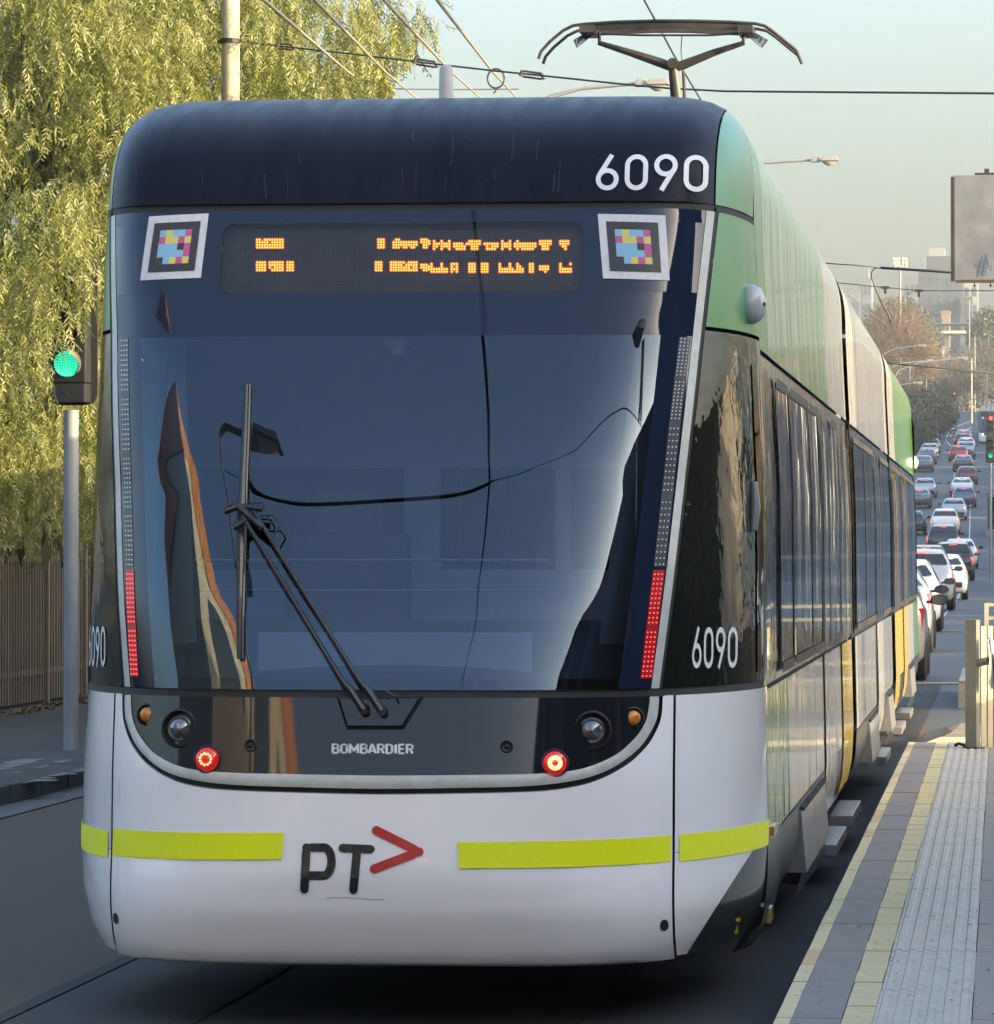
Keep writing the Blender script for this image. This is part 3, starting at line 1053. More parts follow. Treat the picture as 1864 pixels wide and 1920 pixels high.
SECT = [(None, 10.6), (11.3, 20.5), (21.2, None)]
SECT = [(S(q[0]), S(q[1]), *q[2:]) for q in SECT]
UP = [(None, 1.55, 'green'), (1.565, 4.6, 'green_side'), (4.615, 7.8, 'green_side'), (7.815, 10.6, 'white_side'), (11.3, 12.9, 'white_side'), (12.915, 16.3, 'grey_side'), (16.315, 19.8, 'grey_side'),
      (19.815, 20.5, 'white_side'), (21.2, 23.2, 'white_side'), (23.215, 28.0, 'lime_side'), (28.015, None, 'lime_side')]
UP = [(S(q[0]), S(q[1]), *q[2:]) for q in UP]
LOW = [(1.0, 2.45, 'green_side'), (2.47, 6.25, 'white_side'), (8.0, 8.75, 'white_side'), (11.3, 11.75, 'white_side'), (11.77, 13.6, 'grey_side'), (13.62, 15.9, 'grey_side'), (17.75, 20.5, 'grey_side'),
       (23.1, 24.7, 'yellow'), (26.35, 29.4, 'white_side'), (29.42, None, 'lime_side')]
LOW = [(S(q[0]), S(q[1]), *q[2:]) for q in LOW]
LOW[0] = (1.0, LOW[0][1], LOW[0][2])
WIN = [(1.95, 2.95), (3.15, 4.95), (5.12, 6.15), (8.02, 8.68), (11.6, 13.5), (13.7, 15.75), (17.85, 20.2), (23.15, 24.6), (26.45, 28.6), (28.8, 31.0)]
WIN = [(S(q[0]), S(q[1]), *q[2:]) for q in WIN]
DOORS = [(6.3, 7.95, 'white_side'), (8.8, 10.45, 'yellow'), (16.0, 17.7, 'white_side'), (21.4, 23.05, 'yellow'), (24.75, 26.3, 'yellow')]
DOORS = [(S(q[0]), S(q[1]), *q[2:]) for q in DOORS]
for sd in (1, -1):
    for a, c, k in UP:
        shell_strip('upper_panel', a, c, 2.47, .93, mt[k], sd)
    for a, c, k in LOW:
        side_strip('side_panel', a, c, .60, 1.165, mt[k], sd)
    for (a, c) in SECT:
        side_strip('window_band', a, c, 1.18, 2.455, mt['frit_side'], sd, off=-.006)
        side_strip('inner_side', a, c, .32, 1.19, mt['black'], sd, off=-.02)
        side_strip('sill_skirt', a if a else 1.7, c, .30, .59, mt['dkgrey'], sd, off=.0)
    for a, c in WIN:
        w = side_strip('side_window', a, c, 1.24, 2.36, mt['sideglass'], sd, off=.004, ny=6)
        b = MB()
        for (y0, y1, z0, z1) in ((a - .03, c + .03, 2.36, 2.40), (a - .03, c + .03, 1.20, 1.24), (a - .03, a, 1.24, 2.36), (c, c + .03, 1.24, 2.36)):
            b.grid(lambda u, v: (lambda z: (sd * (hwc(z) + .010), y0 + (y1 - y0) * u, z))(z0 + (z1 - z0) * v), 2, 4)
        b.build('window_frame', mt['dark_metal'], w)
    for a, c, k in DOORS:
        m_ = (a + c) / 2
        d = bpy.data.objects.new('door', None); COL.objects.link(d); d.parent = tram
        for y0, y1 in ((a + .02, m_ - .012), (m_ + .012, c - .02)):
            side_strip('door_panel', y0, y1, .34, 1.17, mt[k], sd, off=.006, parent=d, ny=3)
            side_strip('door_glass', y0 + .07, y1 - .07, 1.20, 2.30, mt['sideglass'], sd, off=.010, parent=d, ny=3)
            for q0, q1 in ((y0, y0 + .07), (y1 - .07, y1)):
                side_strip('door_stile', q0, q1, 1.172, 2.41, mt['yellow'] if k == 'yellow' else mt['dark_metal'], sd, off=.012, parent=d, ny=1)
        b = MB(); b.span((sd * 1.22, a + .05, .155), (sd * 1.352, c - .05, .215))
        b.build('door_step', mt['metal'] if False else mt['midgrey'], tram, bevel=.006)
    # bogie skirts with sloped grille flaps
    for a, c in ((3.45, 6.1), (13.75, 15.85), (19.0, 20.4), (27.2, 29.3)):
        a, c = S(a), S(c)
        b = MB()
        mid = (a + c) / 2
        for y0, y1 in ((a, mid - .01), (mid + .01, c)):
            b.add([(sd * 1.302, y0, .55), (sd * 1.302, y1, .55), (sd * 1.326, y1, .28), (sd * 1.326, y0, .28), (sd * 1.20, y0, .55), (sd * 1.20, y1, .55), (sd * 1.20, y1, .28), (sd * 1.20, y0, .28)],
                  [(0, 1, 2, 3), (4, 7, 6, 5), (0, 3, 7, 4), (1, 5, 6, 2), (3, 2, 6, 7), (0, 4, 5, 1)])
        sk = b.build('bogie_flap', mt['midgrey'], tram)
        b = MB()
        b.add([(sd * 1.317, a, .335), (sd * 1.317, c, .335), (sd * 1.30, c, .16), (sd * 1.27, a + .15, .16)], [(0, 1, 2, 3)])
        b.build('bogie_skirt', mt['dkgrey'], tram)
        nv = int((c - a) / .16)
        for i in range(nv):
            b = MB(); y = a + .06 + (c - a - .1) * i / nv
            b.span((sd * 1.298, y, .548), (sd * 1.314, y + .09, .566))
            b.build('vent_slot', mt['black'], sk)
    # cab door window, side blinker, side camera
    b = MB()
    b.grid(lambda u, v: (lambda z: (sd * (hwc(z) + .004), start(z) - .10 + .42 * u, z) if u > .3 else (lambda x: (sd * (x + .004), G(x, z), z))(hwc(z) - .02 * (1 - u / .3)))(1.24 + 1.16 * v), 8, 10)
    b.build('cab_window', mt['sideglass'], tram, smooth='all')
    b = MB(); b.span((sd * 1.292, 1.75, .60), (sd * 1.310, 2.02, .635))
    b.build('side_reflector', mt['amber'], tram)
    for yy, kk in () if sd < 0 else ((G(1.225, 2.62) + .06, 1), (TL - G(1.225, 2.62) - .06, -1)):
        x, z = 1.232, 2.625
        b = MB()
        b.lathe((sd * (x - .02), yy, z), (sd, -.5 * kk, 0), [(0, .058), (.04, .060), (.062, .052), (.078, .034), (.084, .015), (.085, 0)], 20)
        b.v = [(p[0], p[1], z + (p[2] - z) * 1.25) for p in b.v]
        dome = b.build('camera_dome', M('dome_grey', (.42, .44, .46), .3, coat=.5, var=.05), tram, smooth='all')
        b = MB(); b.lathe((sd * (x + .05), yy - .03 * kk, z), (sd, -.8 * kk, 0), [(.0, .008), (.012, .008), (.013, 0)], 10)
        b.build('dome_lens', mt['black'], dome)
    b = MB()
    x, z = onfront(1411, 950)
    b.tube([(sd * (x + .005), G(x, z + .09) - .005, z + .09), (sd * (x + .012), G(x, z) - .012, z), (sd * (x + .005), G(x, z - .09) - .005, z - .09)], [.016, .021, .016], 10)
    if sd > 0:
        b.build('door_handle', mt['midgrey'], tram, smooth=True)
for (a, c) in SECT:
    b = MB()
    a0, c0 = (a if a else G(.93, ztop(.93))), (c if c else TL - G(.93, ztop(.93)))
    b.grid(lambda u, v: (lambda x: (x, (G(x, ztop(x)) if a is None else a) * (1 - v) + (TL - G(x, ztop(x)) if c is None else c) * v, ztop(x)))(-.93 + 1.86 * u), 14, 8)
    b.build('roof', M('roof_grey', (.22, .24, .25), .5, var=.2, vscale=3), tram, smooth='all')
    y0, y1 = (a or 3.0) + .8, (c or TL - 3.0) - .8
    b = MB(); b.box((0, (y0 + y1) / 2, 3.44), (1.3, y1 - y0, .10))
    b.build('roof_equipment', mt['midgrey'], tram, bevel=.02)
    ff = MB(); ff.span((-1.25, (a or 2.2), .36), (1.25, (c or TL - 2.2), .42))
    ff.build('floor', mt['cabdark'], tram)
for y in (S(10.95), S(20.85)):
    b = MB()
    b.span((-1.19, y - .36, .45), (1.19, y + .36, 2.45)); b.span((-1.10, y - .36, 2.45), (1.10, y + .36, 3.2))
    b.build('gangway', mt['bellows'], tram)
    b = MB()
    for i in range(26):
        z = 2.5 + .68 * rnd.random(); s = rnd.choice((-1, 1))
        b.box((s * 1.11, y + rnd.uniform(-.3, .3), z), (.05, .06, rnd.uniform(.02, .09)))
    b.build('gangway_cable', mt['metal'], tram, kind='stuff')
# far end of the tram
b = MB()
b.grid(lambda u, v: (lambda z: (lambda x: (x, TL - G(x, z), z))((2 * u - 1) * hwc(z)))(.29 + .88 * v), 30, 6)
b.build('rear_bumper', mt['white'], tram, smooth='all')
b = MB()
b.grid(lambda u, v: (lambda z: (lambda x: (x, TL - G(x, z), z))((2 * u - 1) * hwc(z)))(1.19 + 1.27 * v), 30, 10)
b.build('rear_glass', mt['frit'], tram, smooth='all')
b = MB()
b.grid(lambda u, v: (lambda x: (lambda z: (x, TL - G(x, z), z))(2.47 + (ztop(x) - .002 - 2.47) * math.sin(v * math.pi / 2)))((2 * u - 1) * 1.262), 40, 16)
b.build('rear_head', mt['lime_side'], tram, smooth='all')
# saloon seats and poles, seen through the side glass
b = MB()
for y in np.arange(3.0, 31, 1.0):
    for x in (-.95, .95):
        b.box((x, y, 1.05), (.5, .10, .75)); b.box((x, y + .25, .80), (.5, .42, .08))
b.build('saloon_seats', mt['cabdark'], tram, kind='stuff')
b = MB()
for y in np.arange(3.4, 31, 2.2):
    for x in (-.6, .6):
        b.tube([(x, y, .42), (x, y, 2.5)], .016, 6)
b.build('grab_poles', mt['yellow'], tram, kind='stuff')
b = MB()
b.span((-1.2, 2.2, 2.5), (1.2, 11.8, 2.53)); b.span((-1.2, 12.6, 2.5), (1.2, 22.2, 2.53)); b.span((-1.2, 23, 2.5), (1.2, 31.2, 2.53))
b.build('saloon_ceiling', mt['cab'], tram)
# running gear
b = MB()
b.span((-1.0, 1.3, .22), (1.0, TL - 1.3, .40))
b.build('underframe', mt['black'], tram)
p0, p1 = onfront(412, 1815), onfront(1150, 1815)
b = MB(); b.box((0, .85, .205), (1.42, .07, .045)); b.build('obstacle_bar', mt['black'], tram)
for yb in (4.8, 14.8, 28.2):
    for dy in (-.9, .9):
        for sd in (-1, 1):
            b = MB(); b.lathe((sd * .72, yb + dy, .30), (sd, 0, 0), [(-.05, .0), (-.05, .33), (0, .33), (.005, .30), (.07, .29), (.075, .0)], 24)
            b.build('wheel', mt['dark_metal'], tram, smooth=True)
# aerial stub on the roof
b = MB()
b.lathe((0.0, 2.1, ztop(0) - .02), (0, 0, 1), [(0, .030), (.16, .027), (.175, .020), (.18, 0)], 14)
b.build('roof_aerial', M('aerial_grey', (.42, .42, .42), .5, var=.1), tram, smooth=True)

# ---- pantograph
PY = 15.1
def pp(px, py, dy=0.0):
    q = at(px, py, TY + PY)
    return Vector((q.x - TX, PY + dy, q.z))
panto = bpy.data.objects.new('pantograph', None); COL.objects.link(panto); panto.parent = tram
for dy in (-.16, .16):
    b = MB()
    pts = [pp(x, y, dy) for x, y in ((1014, 115), (1019, 101), (1035, 83), (1060, 62), (1078, 53), (1100, 50), (1160, 46), (1230, 44), (1300, 44), (1370, 46), (1418, 49), (1436, 53), (1452, 64), (1480, 87), (1495, 99), (1502, 115))]
    b.tube(pts, [.011] * 16, 8)
    b.build('contact_horn', mt['dark_metal'], panto, smooth=True)
    b = MB()
    b.grid(lambda u, v: (lambda q: q + Vector((0, 0, (v - .5) * .05)))(pp(1108 + 290 * u, 55 - 6 * math.sin(math.pi * u), dy)), 10, 1)
    o = b.build('carbon_strip', mt['dark_metal'], panto, thick=.03)
b = MB()
b.tube([pp(1118, 63), pp(1200, 66), pp(1262, 66), pp(1330, 66), pp(1392, 62)], .008, 6)
for x in (1105, 1400):
    b.span(pp(x - 14, 66, -.2), pp(x + 14, 52, .2))
b.tube([pp(1124, 60), pp(1124, 84)], .012, 6); b.tube([pp(1394, 60), pp(1394, 84)], .012, 6)
b.build('head_frame', mt['dark_metal'], panto)
b = MB()
b.tube([pp(1122, 80), pp(1180, 98), pp(1240, 118), pp(1262, 127)], [.016, .024, .032, .030], 8)
b.tube([pp(1396, 80), pp(1340, 98), pp(1280, 122), pp(1262, 127)], [.016, .024, .032, .030], 8)
b.lathe(pp(1262, 120) - Vector((0, .06, 0)), (0, 1, 0), [(0, 0), (0, .036), (.12, .036), (.12, 0)], 14)
b.build('yoke_arm', mt['dark_metal'], panto, smooth=True)
b = MB()
b.tube([pp(1262, 127), pp(1269, 195), pp(1270, 204) + Vector((0, .5, -.25)), pp(1270, 204) + Vector((0, 1.4, -.55))], [.032, .040, .042, .045], 10)
b.tube([pp(1281, 133, .02), pp(1284, 195, .02), pp(1284, 204) + Vector((0, .5, -.25))], [.010, .012, .012], 8)
b.build('mast_arm', mt['dark_metal'], panto, smooth=True)
b = MB(); b.box((0, PY + 1.2, 3.58), (1.1, 1.5, .10)); b.build('pantograph_base', mt['dark_metal'], panto)
b = MB()
for cx, s in ((1100, -1), (1415, 1)):
    for k in range(5):
        pts = [pp(cx + s * (-14 + 30 * math.sin(math.pi * t / 8) + k * 2) - s * 6 + (s * 14 * t / 8), 62 + (30 - 4 * k) * math.sin(math.pi * t / 8), -.1 + .03 * k) for t in range(9)]
        b.tube(pts, .003, 5, cap=False)
b.build('shunt_wires', mt['black'], panto)
b = MB()
b.tube([pp(1279, 64), pp(1277, 95), pp(1281, 135)], .0035, 5)
b.build('damper_rod', mt['black'], panto)
# ------------------------------------------------------------------ GROUND, ROAD, PLATFORM, FOOTPATH
PROF = [(-400, 0), (140, 0.0), (175, .08), (210, .30), (245, .80), (300, 2.5), (350, 4.8), (400, 7.4), (500, 12.8), (594, 18.1), (650, 20.6), (720, 22.5), (900, 27), (1700, 42), (4000, 60)]
_py = np.arange(-400, 4000, 5.0)
_pz = np.interp(_py, [p[0] for p in PROF], [p[1] for p in PROF])
_pz = np.convolve(np.pad(_pz, 4, mode='edge'), np.ones(9) / 9, mode='valid')
def gz(Y): return float(np.interp(Y, _py, _pz))

m_road = M('road_asphalt', (.085, .065, .050), .9, var=.22, vscale=1.3, bump=.004, bscale=160, rvar=.12)
m_road2 = M('far_road_asphalt', (.055, .058, .062), .7, var=.3, vscale=.25, vstretch=(1, .25, 1), rvar=.1)
m_soil = M('dry_soil', (.06, .05, .035), .9, var=.4, vscale=3, bump=.03, bscale=12)
m_foot = M('footpath_asphalt', (.042, .045, .047), .8, var=.35, vscale=2.0, bump=.004, bscale=80)
m_kerb = M('bluestone_kerb', (.028, .031, .034), .6, var=.4, vscale=6, bump=.004, bscale=40)
m_gutter = M('gutter_concrete', (.085, .088, .088), .75, var=.3, vscale=5)
m_conc = M('pale_concrete', (.30, .28, .25), .8, var=.2, vscale=5, bump=.002, bscale=60)
m_tar = M('tar_seal', (.020, .024, .026), .9, var=.3, vscale=10)
m_rail = M('polished_rail', (.42, .42, .42), .3, metal=.9, var=.2, vscale=12)
m_track = M('track_slab', (.016, .016, .017), .8, var=.4, vscale=2.0)

def ribbon(name, x0, x1, ya, yb, dz, mat, step=10.0, xf=None, **kw):
    b = MB()
    n = max(1, int((yb - ya) / step))
    for i in range(n + 1):
        Y = ya + (yb - ya) * i / n
        s = xf(Y) if xf else 0.0
        b.v += [(x0 + s, Y, gz(Y) + dz), (x1 + s, Y, gz(Y) + dz)]
    for i in range(n):
        b.f.append((2 * i, 2 * i + 1, 2 * i + 3, 2 * i + 2))
    o = b.build(name, mat, None, smooth='all', kind='structure', **kw)
    return o

def onground(px, py, lo=40.0, hi=640.0, dz=.03):
    for _ in range(45):
        m_ = (lo + hi) / 2
        if at(px, py, m_).z > gz(m_) + dz:
            lo = m_
        else:
            hi = m_
    q = at(px, py, lo)
    return (q.x, lo, gz(lo) + dz)

def lane_x(Y):      # the street leans slightly to the left as it climbs
    return float(np.interp(Y, [160, 300, 400, 500, 600, 800], [0, -.55, -1.1, -1.8, -2.3, -3.0]))
ribbon('ground', -1500, 1500, -400, 4000, -.03, m_soil, 20)
ribbon('road', -6.55, 9, -300, 900, 0.0, m_road2, 5, lane_x)
b = MB(); b.quad((-6.552, -60, .004), (-.7, -60, .004), (-.7, 46, .004), (-6.552, 46, .004))
b.build('near_road', m_road, None, kind='structure')
b = MB(); b.quad((-3.55, -40, .008), (-.75, -40, .008), (-.75, 60, .008), (-3.55, 60, .008))
b.build('track_bed', m_track, None, kind='structure')
b = MB(); b.quad((-3.635, -20, .012), (-3.565, -20, .012), (-3.545, 60, .012), (-3.615, 60, .012))
b.build('tar_joint', m_tar, None, kind='structure')
for x in (TX - .7175, TX + .7175):
    b = MB()
    n = 60
    for i in range(n + 1):
        Y = 53 + 490 * (i / n)
        s = lane_x(Y)
        b.v += [(x - .034 + s, Y, gz(Y) + .016), (x + .034 + s, Y, gz(Y) + .016)]
    b.f += [(2 * i, 2 * i + 1, 2 * i + 3, 2 * i + 2) for i in range(n)]
    b.build('rail', m_rail, None, kind='structure')
for x in (TX - .7175, TX + .7175):
    b = MB(); b.quad((x - .034, -30, .012), (x + .034, -30, .012), (x + .034, 53, .012), (x - .034, 53, .012)); b.build('rail', M('dull_rail', (.05, .045, .04), .6, metal=.4, var=.3), None, kind='structure')
# pale bands across the far road
m_line = M('road_marking', (.34, .32, .25), .7, var=.35, vscale=2.5)
for Y, w, x0, x1 in ((60, .5, -3.0, 2), (99, .35, -1.6, 2), (121, .5, -2, 2), (160, .4, -2, 2), (205, .5, -3, 3), (330, .8, -5, 4), (432, 1.6, -7, 6), (470, 2.5, -8, 6)):
    b = MB(); b.quad((x0, Y, gz(Y) + .012), (x1, Y, gz(Y) + .012), (x1, Y + w, gz(Y + w) + .012), (x0, Y + w, gz(Y + w) + .012))
    b.build('road_line', m_line, None, kind='structure')
# curving tram rails at the far junction
for pts in (((1800, 841), (1782, 836), (1774, 825), (1777, 812), (1790, 801), (1822, 789)), ((1800, 831), (1801, 820), (1806, 810), (1822, 801)), ((1780, 815), (1795, 826), (1806, 829)), ((1812, 829), (1818, 822), (1822, 814))):
    P = [onground(px, py) for px, py in pts]
    b = MB()
    for i, p in enumerate(P):
        b.v += [(p[0] - .11, p[1], p[2]), (p[0] + .11, p[1], p[2])]
    b.f += [(2 * i, 2 * i + 1, 2 * i + 3, 2 * i + 2) for i in range(len(P) - 1)]
    b.build('junction_rail', m_rail, None, kind='structure')

# left footpath and kerb
b = MB(); b.span((-9.75, -40, -.05), (-6.86, 130, .13)); fp_o = b.build('footpath', m_foot, None, kind='structure')
b = MB(); b.quad((-6.552, -40, .012), (-6.25, -40, .012), (-6.25, 130, .012), (-6.552, 130, .012)); b.build('gutter', m_gutter, None, kind='structure')
kerb = bpy.data.objects.new('kerb', None); COL.objects.link(kerb); kerb['kind'] = 'structure'
kme = None
for i in range(60):
    y = 22 + i * 1.0
    jz, jx = rnd.uniform(-.006, .006), rnd.uniform(-.006, .006)
    if kme is None:
        b = MB(); b.span((-.15, 0.006, 0), (.15, .994, .14)); o = b.build('kerb_stone', m_kerb, kerb, bevel=.012); kme = o.data
    else:
        o = link('kerb_stone', kme, None, kerb)
    o.location = (-6.70 + jx, y, jz)
# paint flakes and cracks on the footpath
b = MB()
for k, (px0, py0, px1, py1) in enumerate(((0, 1475, 80, 1469), (75, 1465, 160, 1445), (0, 1448, 60, 1430), (130, 1436, 155, 1432), (60, 1455, 120, 1440))):
    for t in range(9):
        x_, y_ = px0 + (px1 - px0) * t / 9, py0 + (py1 - py0) * t / 9 + rnd.uniform(-1.5, 1.5)
        Y = 1.57 * 8900 / max(200, (y_ - 1030))
        q = at(x_, y_, Y)
        b.box((q.x, Y, .1315), (rnd.uniform(.10, .26), rnd.uniform(.08, .35), .002 + .0005 * len(b.v) / 8 % .004), rnd.uniform(0, 3))
b.build('footpath_scuffs', M('worn_paint', (.16, .16, .155), .8, var=.5, vscale=14), None, kind='stuff')

# ---- tram stop platform
PX0, PZ = -.673, .30
PEND = 34.6
plat = bpy.data.objects.new('platform', None); COL.objects.link(plat); plat['kind'] = 'structure'
m_pside = M('platform_side', (.10, .10, .10), .8, var=.3, vscale=3)
m_py = M('yellow_edge_tile', (.50, .44, .26), .7, var=.18, vscale=7, bump=.002, bscale=60)
m_py2 = M('pale_yellow_tile', (.46, .40, .22), .7, var=.2, vscale=7, bump=.002, bscale=60)
m_py3 = M('reddish_edge_tile', (.46, .32, .18), .7, var=.2, vscale=7, bump=.002, bscale=60)
m_pg = M('grey_platform_tile', (.165, .152, .140), .65, var=.25, vscale=5, vstretch=(1, .5, 1), bump=.002, bscale=60)
m_pg2 = M('grey_paving', (.225, .205, .185), .7, var=.18, vscale=4, bump=.002, bscale=80)
m_pt = M('tactile_tile', (.36, .34, .295), .55, var=.22, vscale=9, bump=.001, bscale=70)
b = MB(); b.span((PX0 + .01, -10, -.05), (4.0, PEND, PZ - .03)); b.build('platform_base', m_pside, plat)
def tiles(name, x0, x1, ya, yb, ln, mats, z=PZ, gap=.006, ridge=0):
    meshes = {}
    n = int(round((yb - ya) / ln))
    for i in range(n):
        mk = rnd.choice(mats)
        if mk.name not in meshes:
            b = MB()
            b.span((0, gap / 2, -.03), (x1 - x0, ln - gap / 2, 0))
            if ridge:
                w = (x1 - x0) / ridge
                for r in range(ridge):
                    c = w * (r + .5)
                    a0, a1 = c - w * .30, c + w * .30
                    t0, t1 = c - w * .20, c + w * .20
                    b.add([(a0, .008, .0005), (a1, .008, .0005), (a1, ln - .008, .0005), (a0, ln - .008, .0005), (t0, .016, .0055), (t1, .016, .0055), (t1, ln - .016, .0055), (t0, ln - .016, .0055)],
                          [(4, 5, 6, 7), (0, 1, 5, 4), (1, 2, 6, 5), (2, 3, 7, 6), (3, 0, 4, 7)])
            o = b.build(name, mk, plat)
            meshes[mk.name] = o.data
        else:
            o = link(name, meshes[mk.name], None, plat)
        o.location = (x0 + rnd.uniform(-.0015, .0015), ya + i * ln, z + rnd.uniform(-.0015, .0015))
YA = 10.6
tiles('edge_tile', PX0, -.626, YA, PEND, .6, [m_py, m_py, m_py, m_py3])
tiles('grey_tile', -.624, -.4765, YA, PEND, 1.2, [m_pg])
tiles('yellow_tile', -.4745, -.384, YA, PEND, .4, [m_py2])
tiles('tactile_tile', -.382, -.091, YA, PEND - .0, 1.5, [m_pt], ridge=6)
tiles('paving_slab', -.088, .52, YA, PEND, 1.2, [m_pg2])
b = MB(); b.span((.525, -10, PZ - .03), (4.0, PEND, PZ)); b.build('platform_surface', m_pg2, plat)
b = MB(); b.span((PX0, -10, PZ - .03), (.52, YA - .004, PZ)); b.build('platform_surface', m_pg2, plat)
# dirt specks and gum on the platform
b = MB()
for i in range(260):
    Y = 12 + 22 * rnd.random() ** 1.3
    x = rnd.uniform(-.66, .2)
    s = rnd.uniform(.003, .009)
    k = 6
    b.add([(x + s * math.cos(6.283 * j / k) * rnd.uniform(.6, 1.2), Y + s * 2 * math.sin(6.283 * j / k) * rnd.uniform(.6, 1.2), PZ + .0075) for j in range(k)], [tuple(range(k))])
b.build('platform_grit', M('dark_grit', (.03, .028, .025), .9, var=.3), None, kind='stuff')
# end of the platform: yellow cross tiles, then the ramp
m_warm = M('warm_cross_tile', (.52, .45, .26), .7, var=.2, vscale=6)
b = MB(); b.add([(PX0 + .12, PEND + .01, PZ - .004), (2.5, PEND + .01, PZ - .004), (2.5, PEND + 1.1, PZ - .004), (PX0 + .22, PEND + 1.1, PZ - .004), (PX0 - .0, PEND + .01, -.02), (2.5, PEND + .01, -.02), (2.5, PEND + 1.1, -.02), (PX0 + .1, PEND + 1.1, -.02)],
     [(0, 1, 2, 3), (0, 3, 7, 4), (2, 6, 7, 3)]); b.build('cross_tiles', m_warm, plat)
for i, (y0, y1, z0, z1, mm) in enumerate(((1.12, 1.7, .296, .27, m_pg2), (1.71, 4.2, .27, .20, m_pg), (4.21, 5.6, .20, .16, m_pg2), (5.61, 11.5, .16, .02, m_pg))):
    b = MB(); b.add([(PX0 + .2 + .02 * i, PEND + y0, z0), (2.5, PEND + y0, z0), (2.5, PEND + y1, z1), (PX0 + .22 + .02 * i, PEND + y1, z1), (PX0 + .15, PEND + y0, -.02), (PX0 + .15, PEND + y1, -.02)], [(0, 1, 2, 3), (0, 3, 5, 4)])
    b.build('ramp_slab', mm, plat)

# ---- post at the end of the platform with its chrome handle
pc = at(1826, 1392, 33.5)
post = thing('platform_post', 'olive grey square post with chrome handle at the far end of the platform', 'post', (pc.x, 33.5, PZ), R(-24))
m_pf = M('post_grey', (.16, .16, .13), .5, var=.15, vscale=6, coat=.2)
m_ps = M('post_side', (.36, .31, .20), .6, var=.12, vscale=4)  # sunlit warm tone put into the rib colour, face kept darker
b = MB(); b.span((-.052, -.03, 0), (.034, .035, .905)); b.build('post_face', m_pf, post, bevel=.004)
for i in range(4):
    b = MB(); b.span((.036 + .000, .04 + i * .10, 0), (.042 + .006 * i, .125 + i * .10, .86)); b.build('post_rib', m_ps, post, bevel=.003)
b = MB(); b.span((-.062, -.05, 0), (.06, .06, .012)); b.build('base_plate', mt['dark_metal'], post)
b = MB(); b.tube([(-.14, -.01, .02), (-.11, -.01, .035), (-.06, -.01, .02)], [.014, .010, .012], 8); b.build('base_clamp', mt['black'], post)
b = MB(); b.tube([(.03, .0, .60), (.115, .0, .62)], .028, 10); b.build('handle_bracket', m_pf, post)
b = MB(); b.tube([(.112, 0, .78), (.128, 0, .76), (.140, 0, .66), (.142, 0, .55), (.138, 0, .46), (.148, 0, .42)], [.012, .022, .026, .026, .022, .012], 12); b.build('chrome_handle', mt['chrome'], post, smooth=True)

# planter block and rail beyond the ramp
pl = at(1828, 1322, 52)
blk = thing('concrete_planter', 'low concrete block holding dry shrubs beyond the platform ramp', 'planter', (0, 0, 0))
q0 = at(1797, 1322, 51)
b = MB(); b.span((q0.x, 51, 0), (3.5, 51.4, .28)); b.span((q0.x, 51.4, 0), (q0.x + .14, 57, .28)); b.span((q0.x + .14, 51.4, 0), (3.5, 57, .16))
b.build('planter_block', m_conc, blk)
m_cb = M('cap_brick', (.36, .28, .22), .8, var=.25, vscale=5)
for i in range(12):
    b = MB(); b.span((q0.x + .004 + i * .29, 50.99, .282), (q0.x + .285 + i * .29, 51.4, .302)); b.build('capping_brick', m_cb, blk)
# ------------------------------------------------------------------ FOLIAGE HELPERS
def leaf_mat(name, c1, c2, tr=.35, rough=.5):
    m = bpy.data.materials.new(name)
    m.use_nodes = True
    nt = m.node_tree
    nt.nodes.clear()
    out = nt.nodes.new('ShaderNodeOutputMaterial')
    p = nt.nodes.new('ShaderNodeBsdfPrincipled')
    p.inputs['Roughness'].default_value = rough
    t = nt.nodes.new('ShaderNodeBsdfTranslucent')
    mx = nt.nodes.new('ShaderNodeMixShader')
    mx.inputs[0].default_value = tr
    tc = nt.nodes.new('ShaderNodeTexCoord')
    n = nt.nodes.new('ShaderNodeTexNoise')
    n.inputs['Scale'].default_value = 2.2
    n.inputs['Detail'].default_value = 8
    n.inputs['Roughness'].default_value = .75
    rp = nt.nodes.new('ShaderNodeValToRGB')
    rp.color_ramp.elements[0].position = .35
    rp.color_ramp.elements[1].position = .65
    rp.color_ramp.elements[0].color = (*c1, 1)
    rp.color_ramp.elements[1].color = (*c2, 1)
    nt.links.new(tc.outputs['Object'], n.inputs['Vector'])
    nt.links.new(n.outputs['Fac'], rp.inputs[0])
    nt.links.new(rp.outputs[0], p.inputs['Base Color'])
    nt.links.new(rp.outputs[0], t.inputs['Color'])
    nt.links.new(p.outputs[0], mx.inputs[1])
    nt.links.new(t.outputs[0], mx.inputs[2])
    nt.links.new(mx.outputs[0], out.inputs[0])
    return m

def np_mesh(name, verts, quads, mat, parent=None, **props):
    me = bpy.data.meshes.new(name)
    nv, nf, k = len(verts), len(quads), quads.shape[1]
    me.vertices.add(nv)
    me.vertices.foreach_set('co', verts.astype(np.float32).ravel())
    me.loops.add(nf * k)
    me.loops.foreach_set('vertex_index', quads.astype(np.int32).ravel())
    me.polygons.add(nf)
    me.polygons.foreach_set('loop_start', np.arange(0, nf * k, k, dtype=np.int32))
    me.update(calc_edges=True)
    return link(name, me, mat, parent, **props)

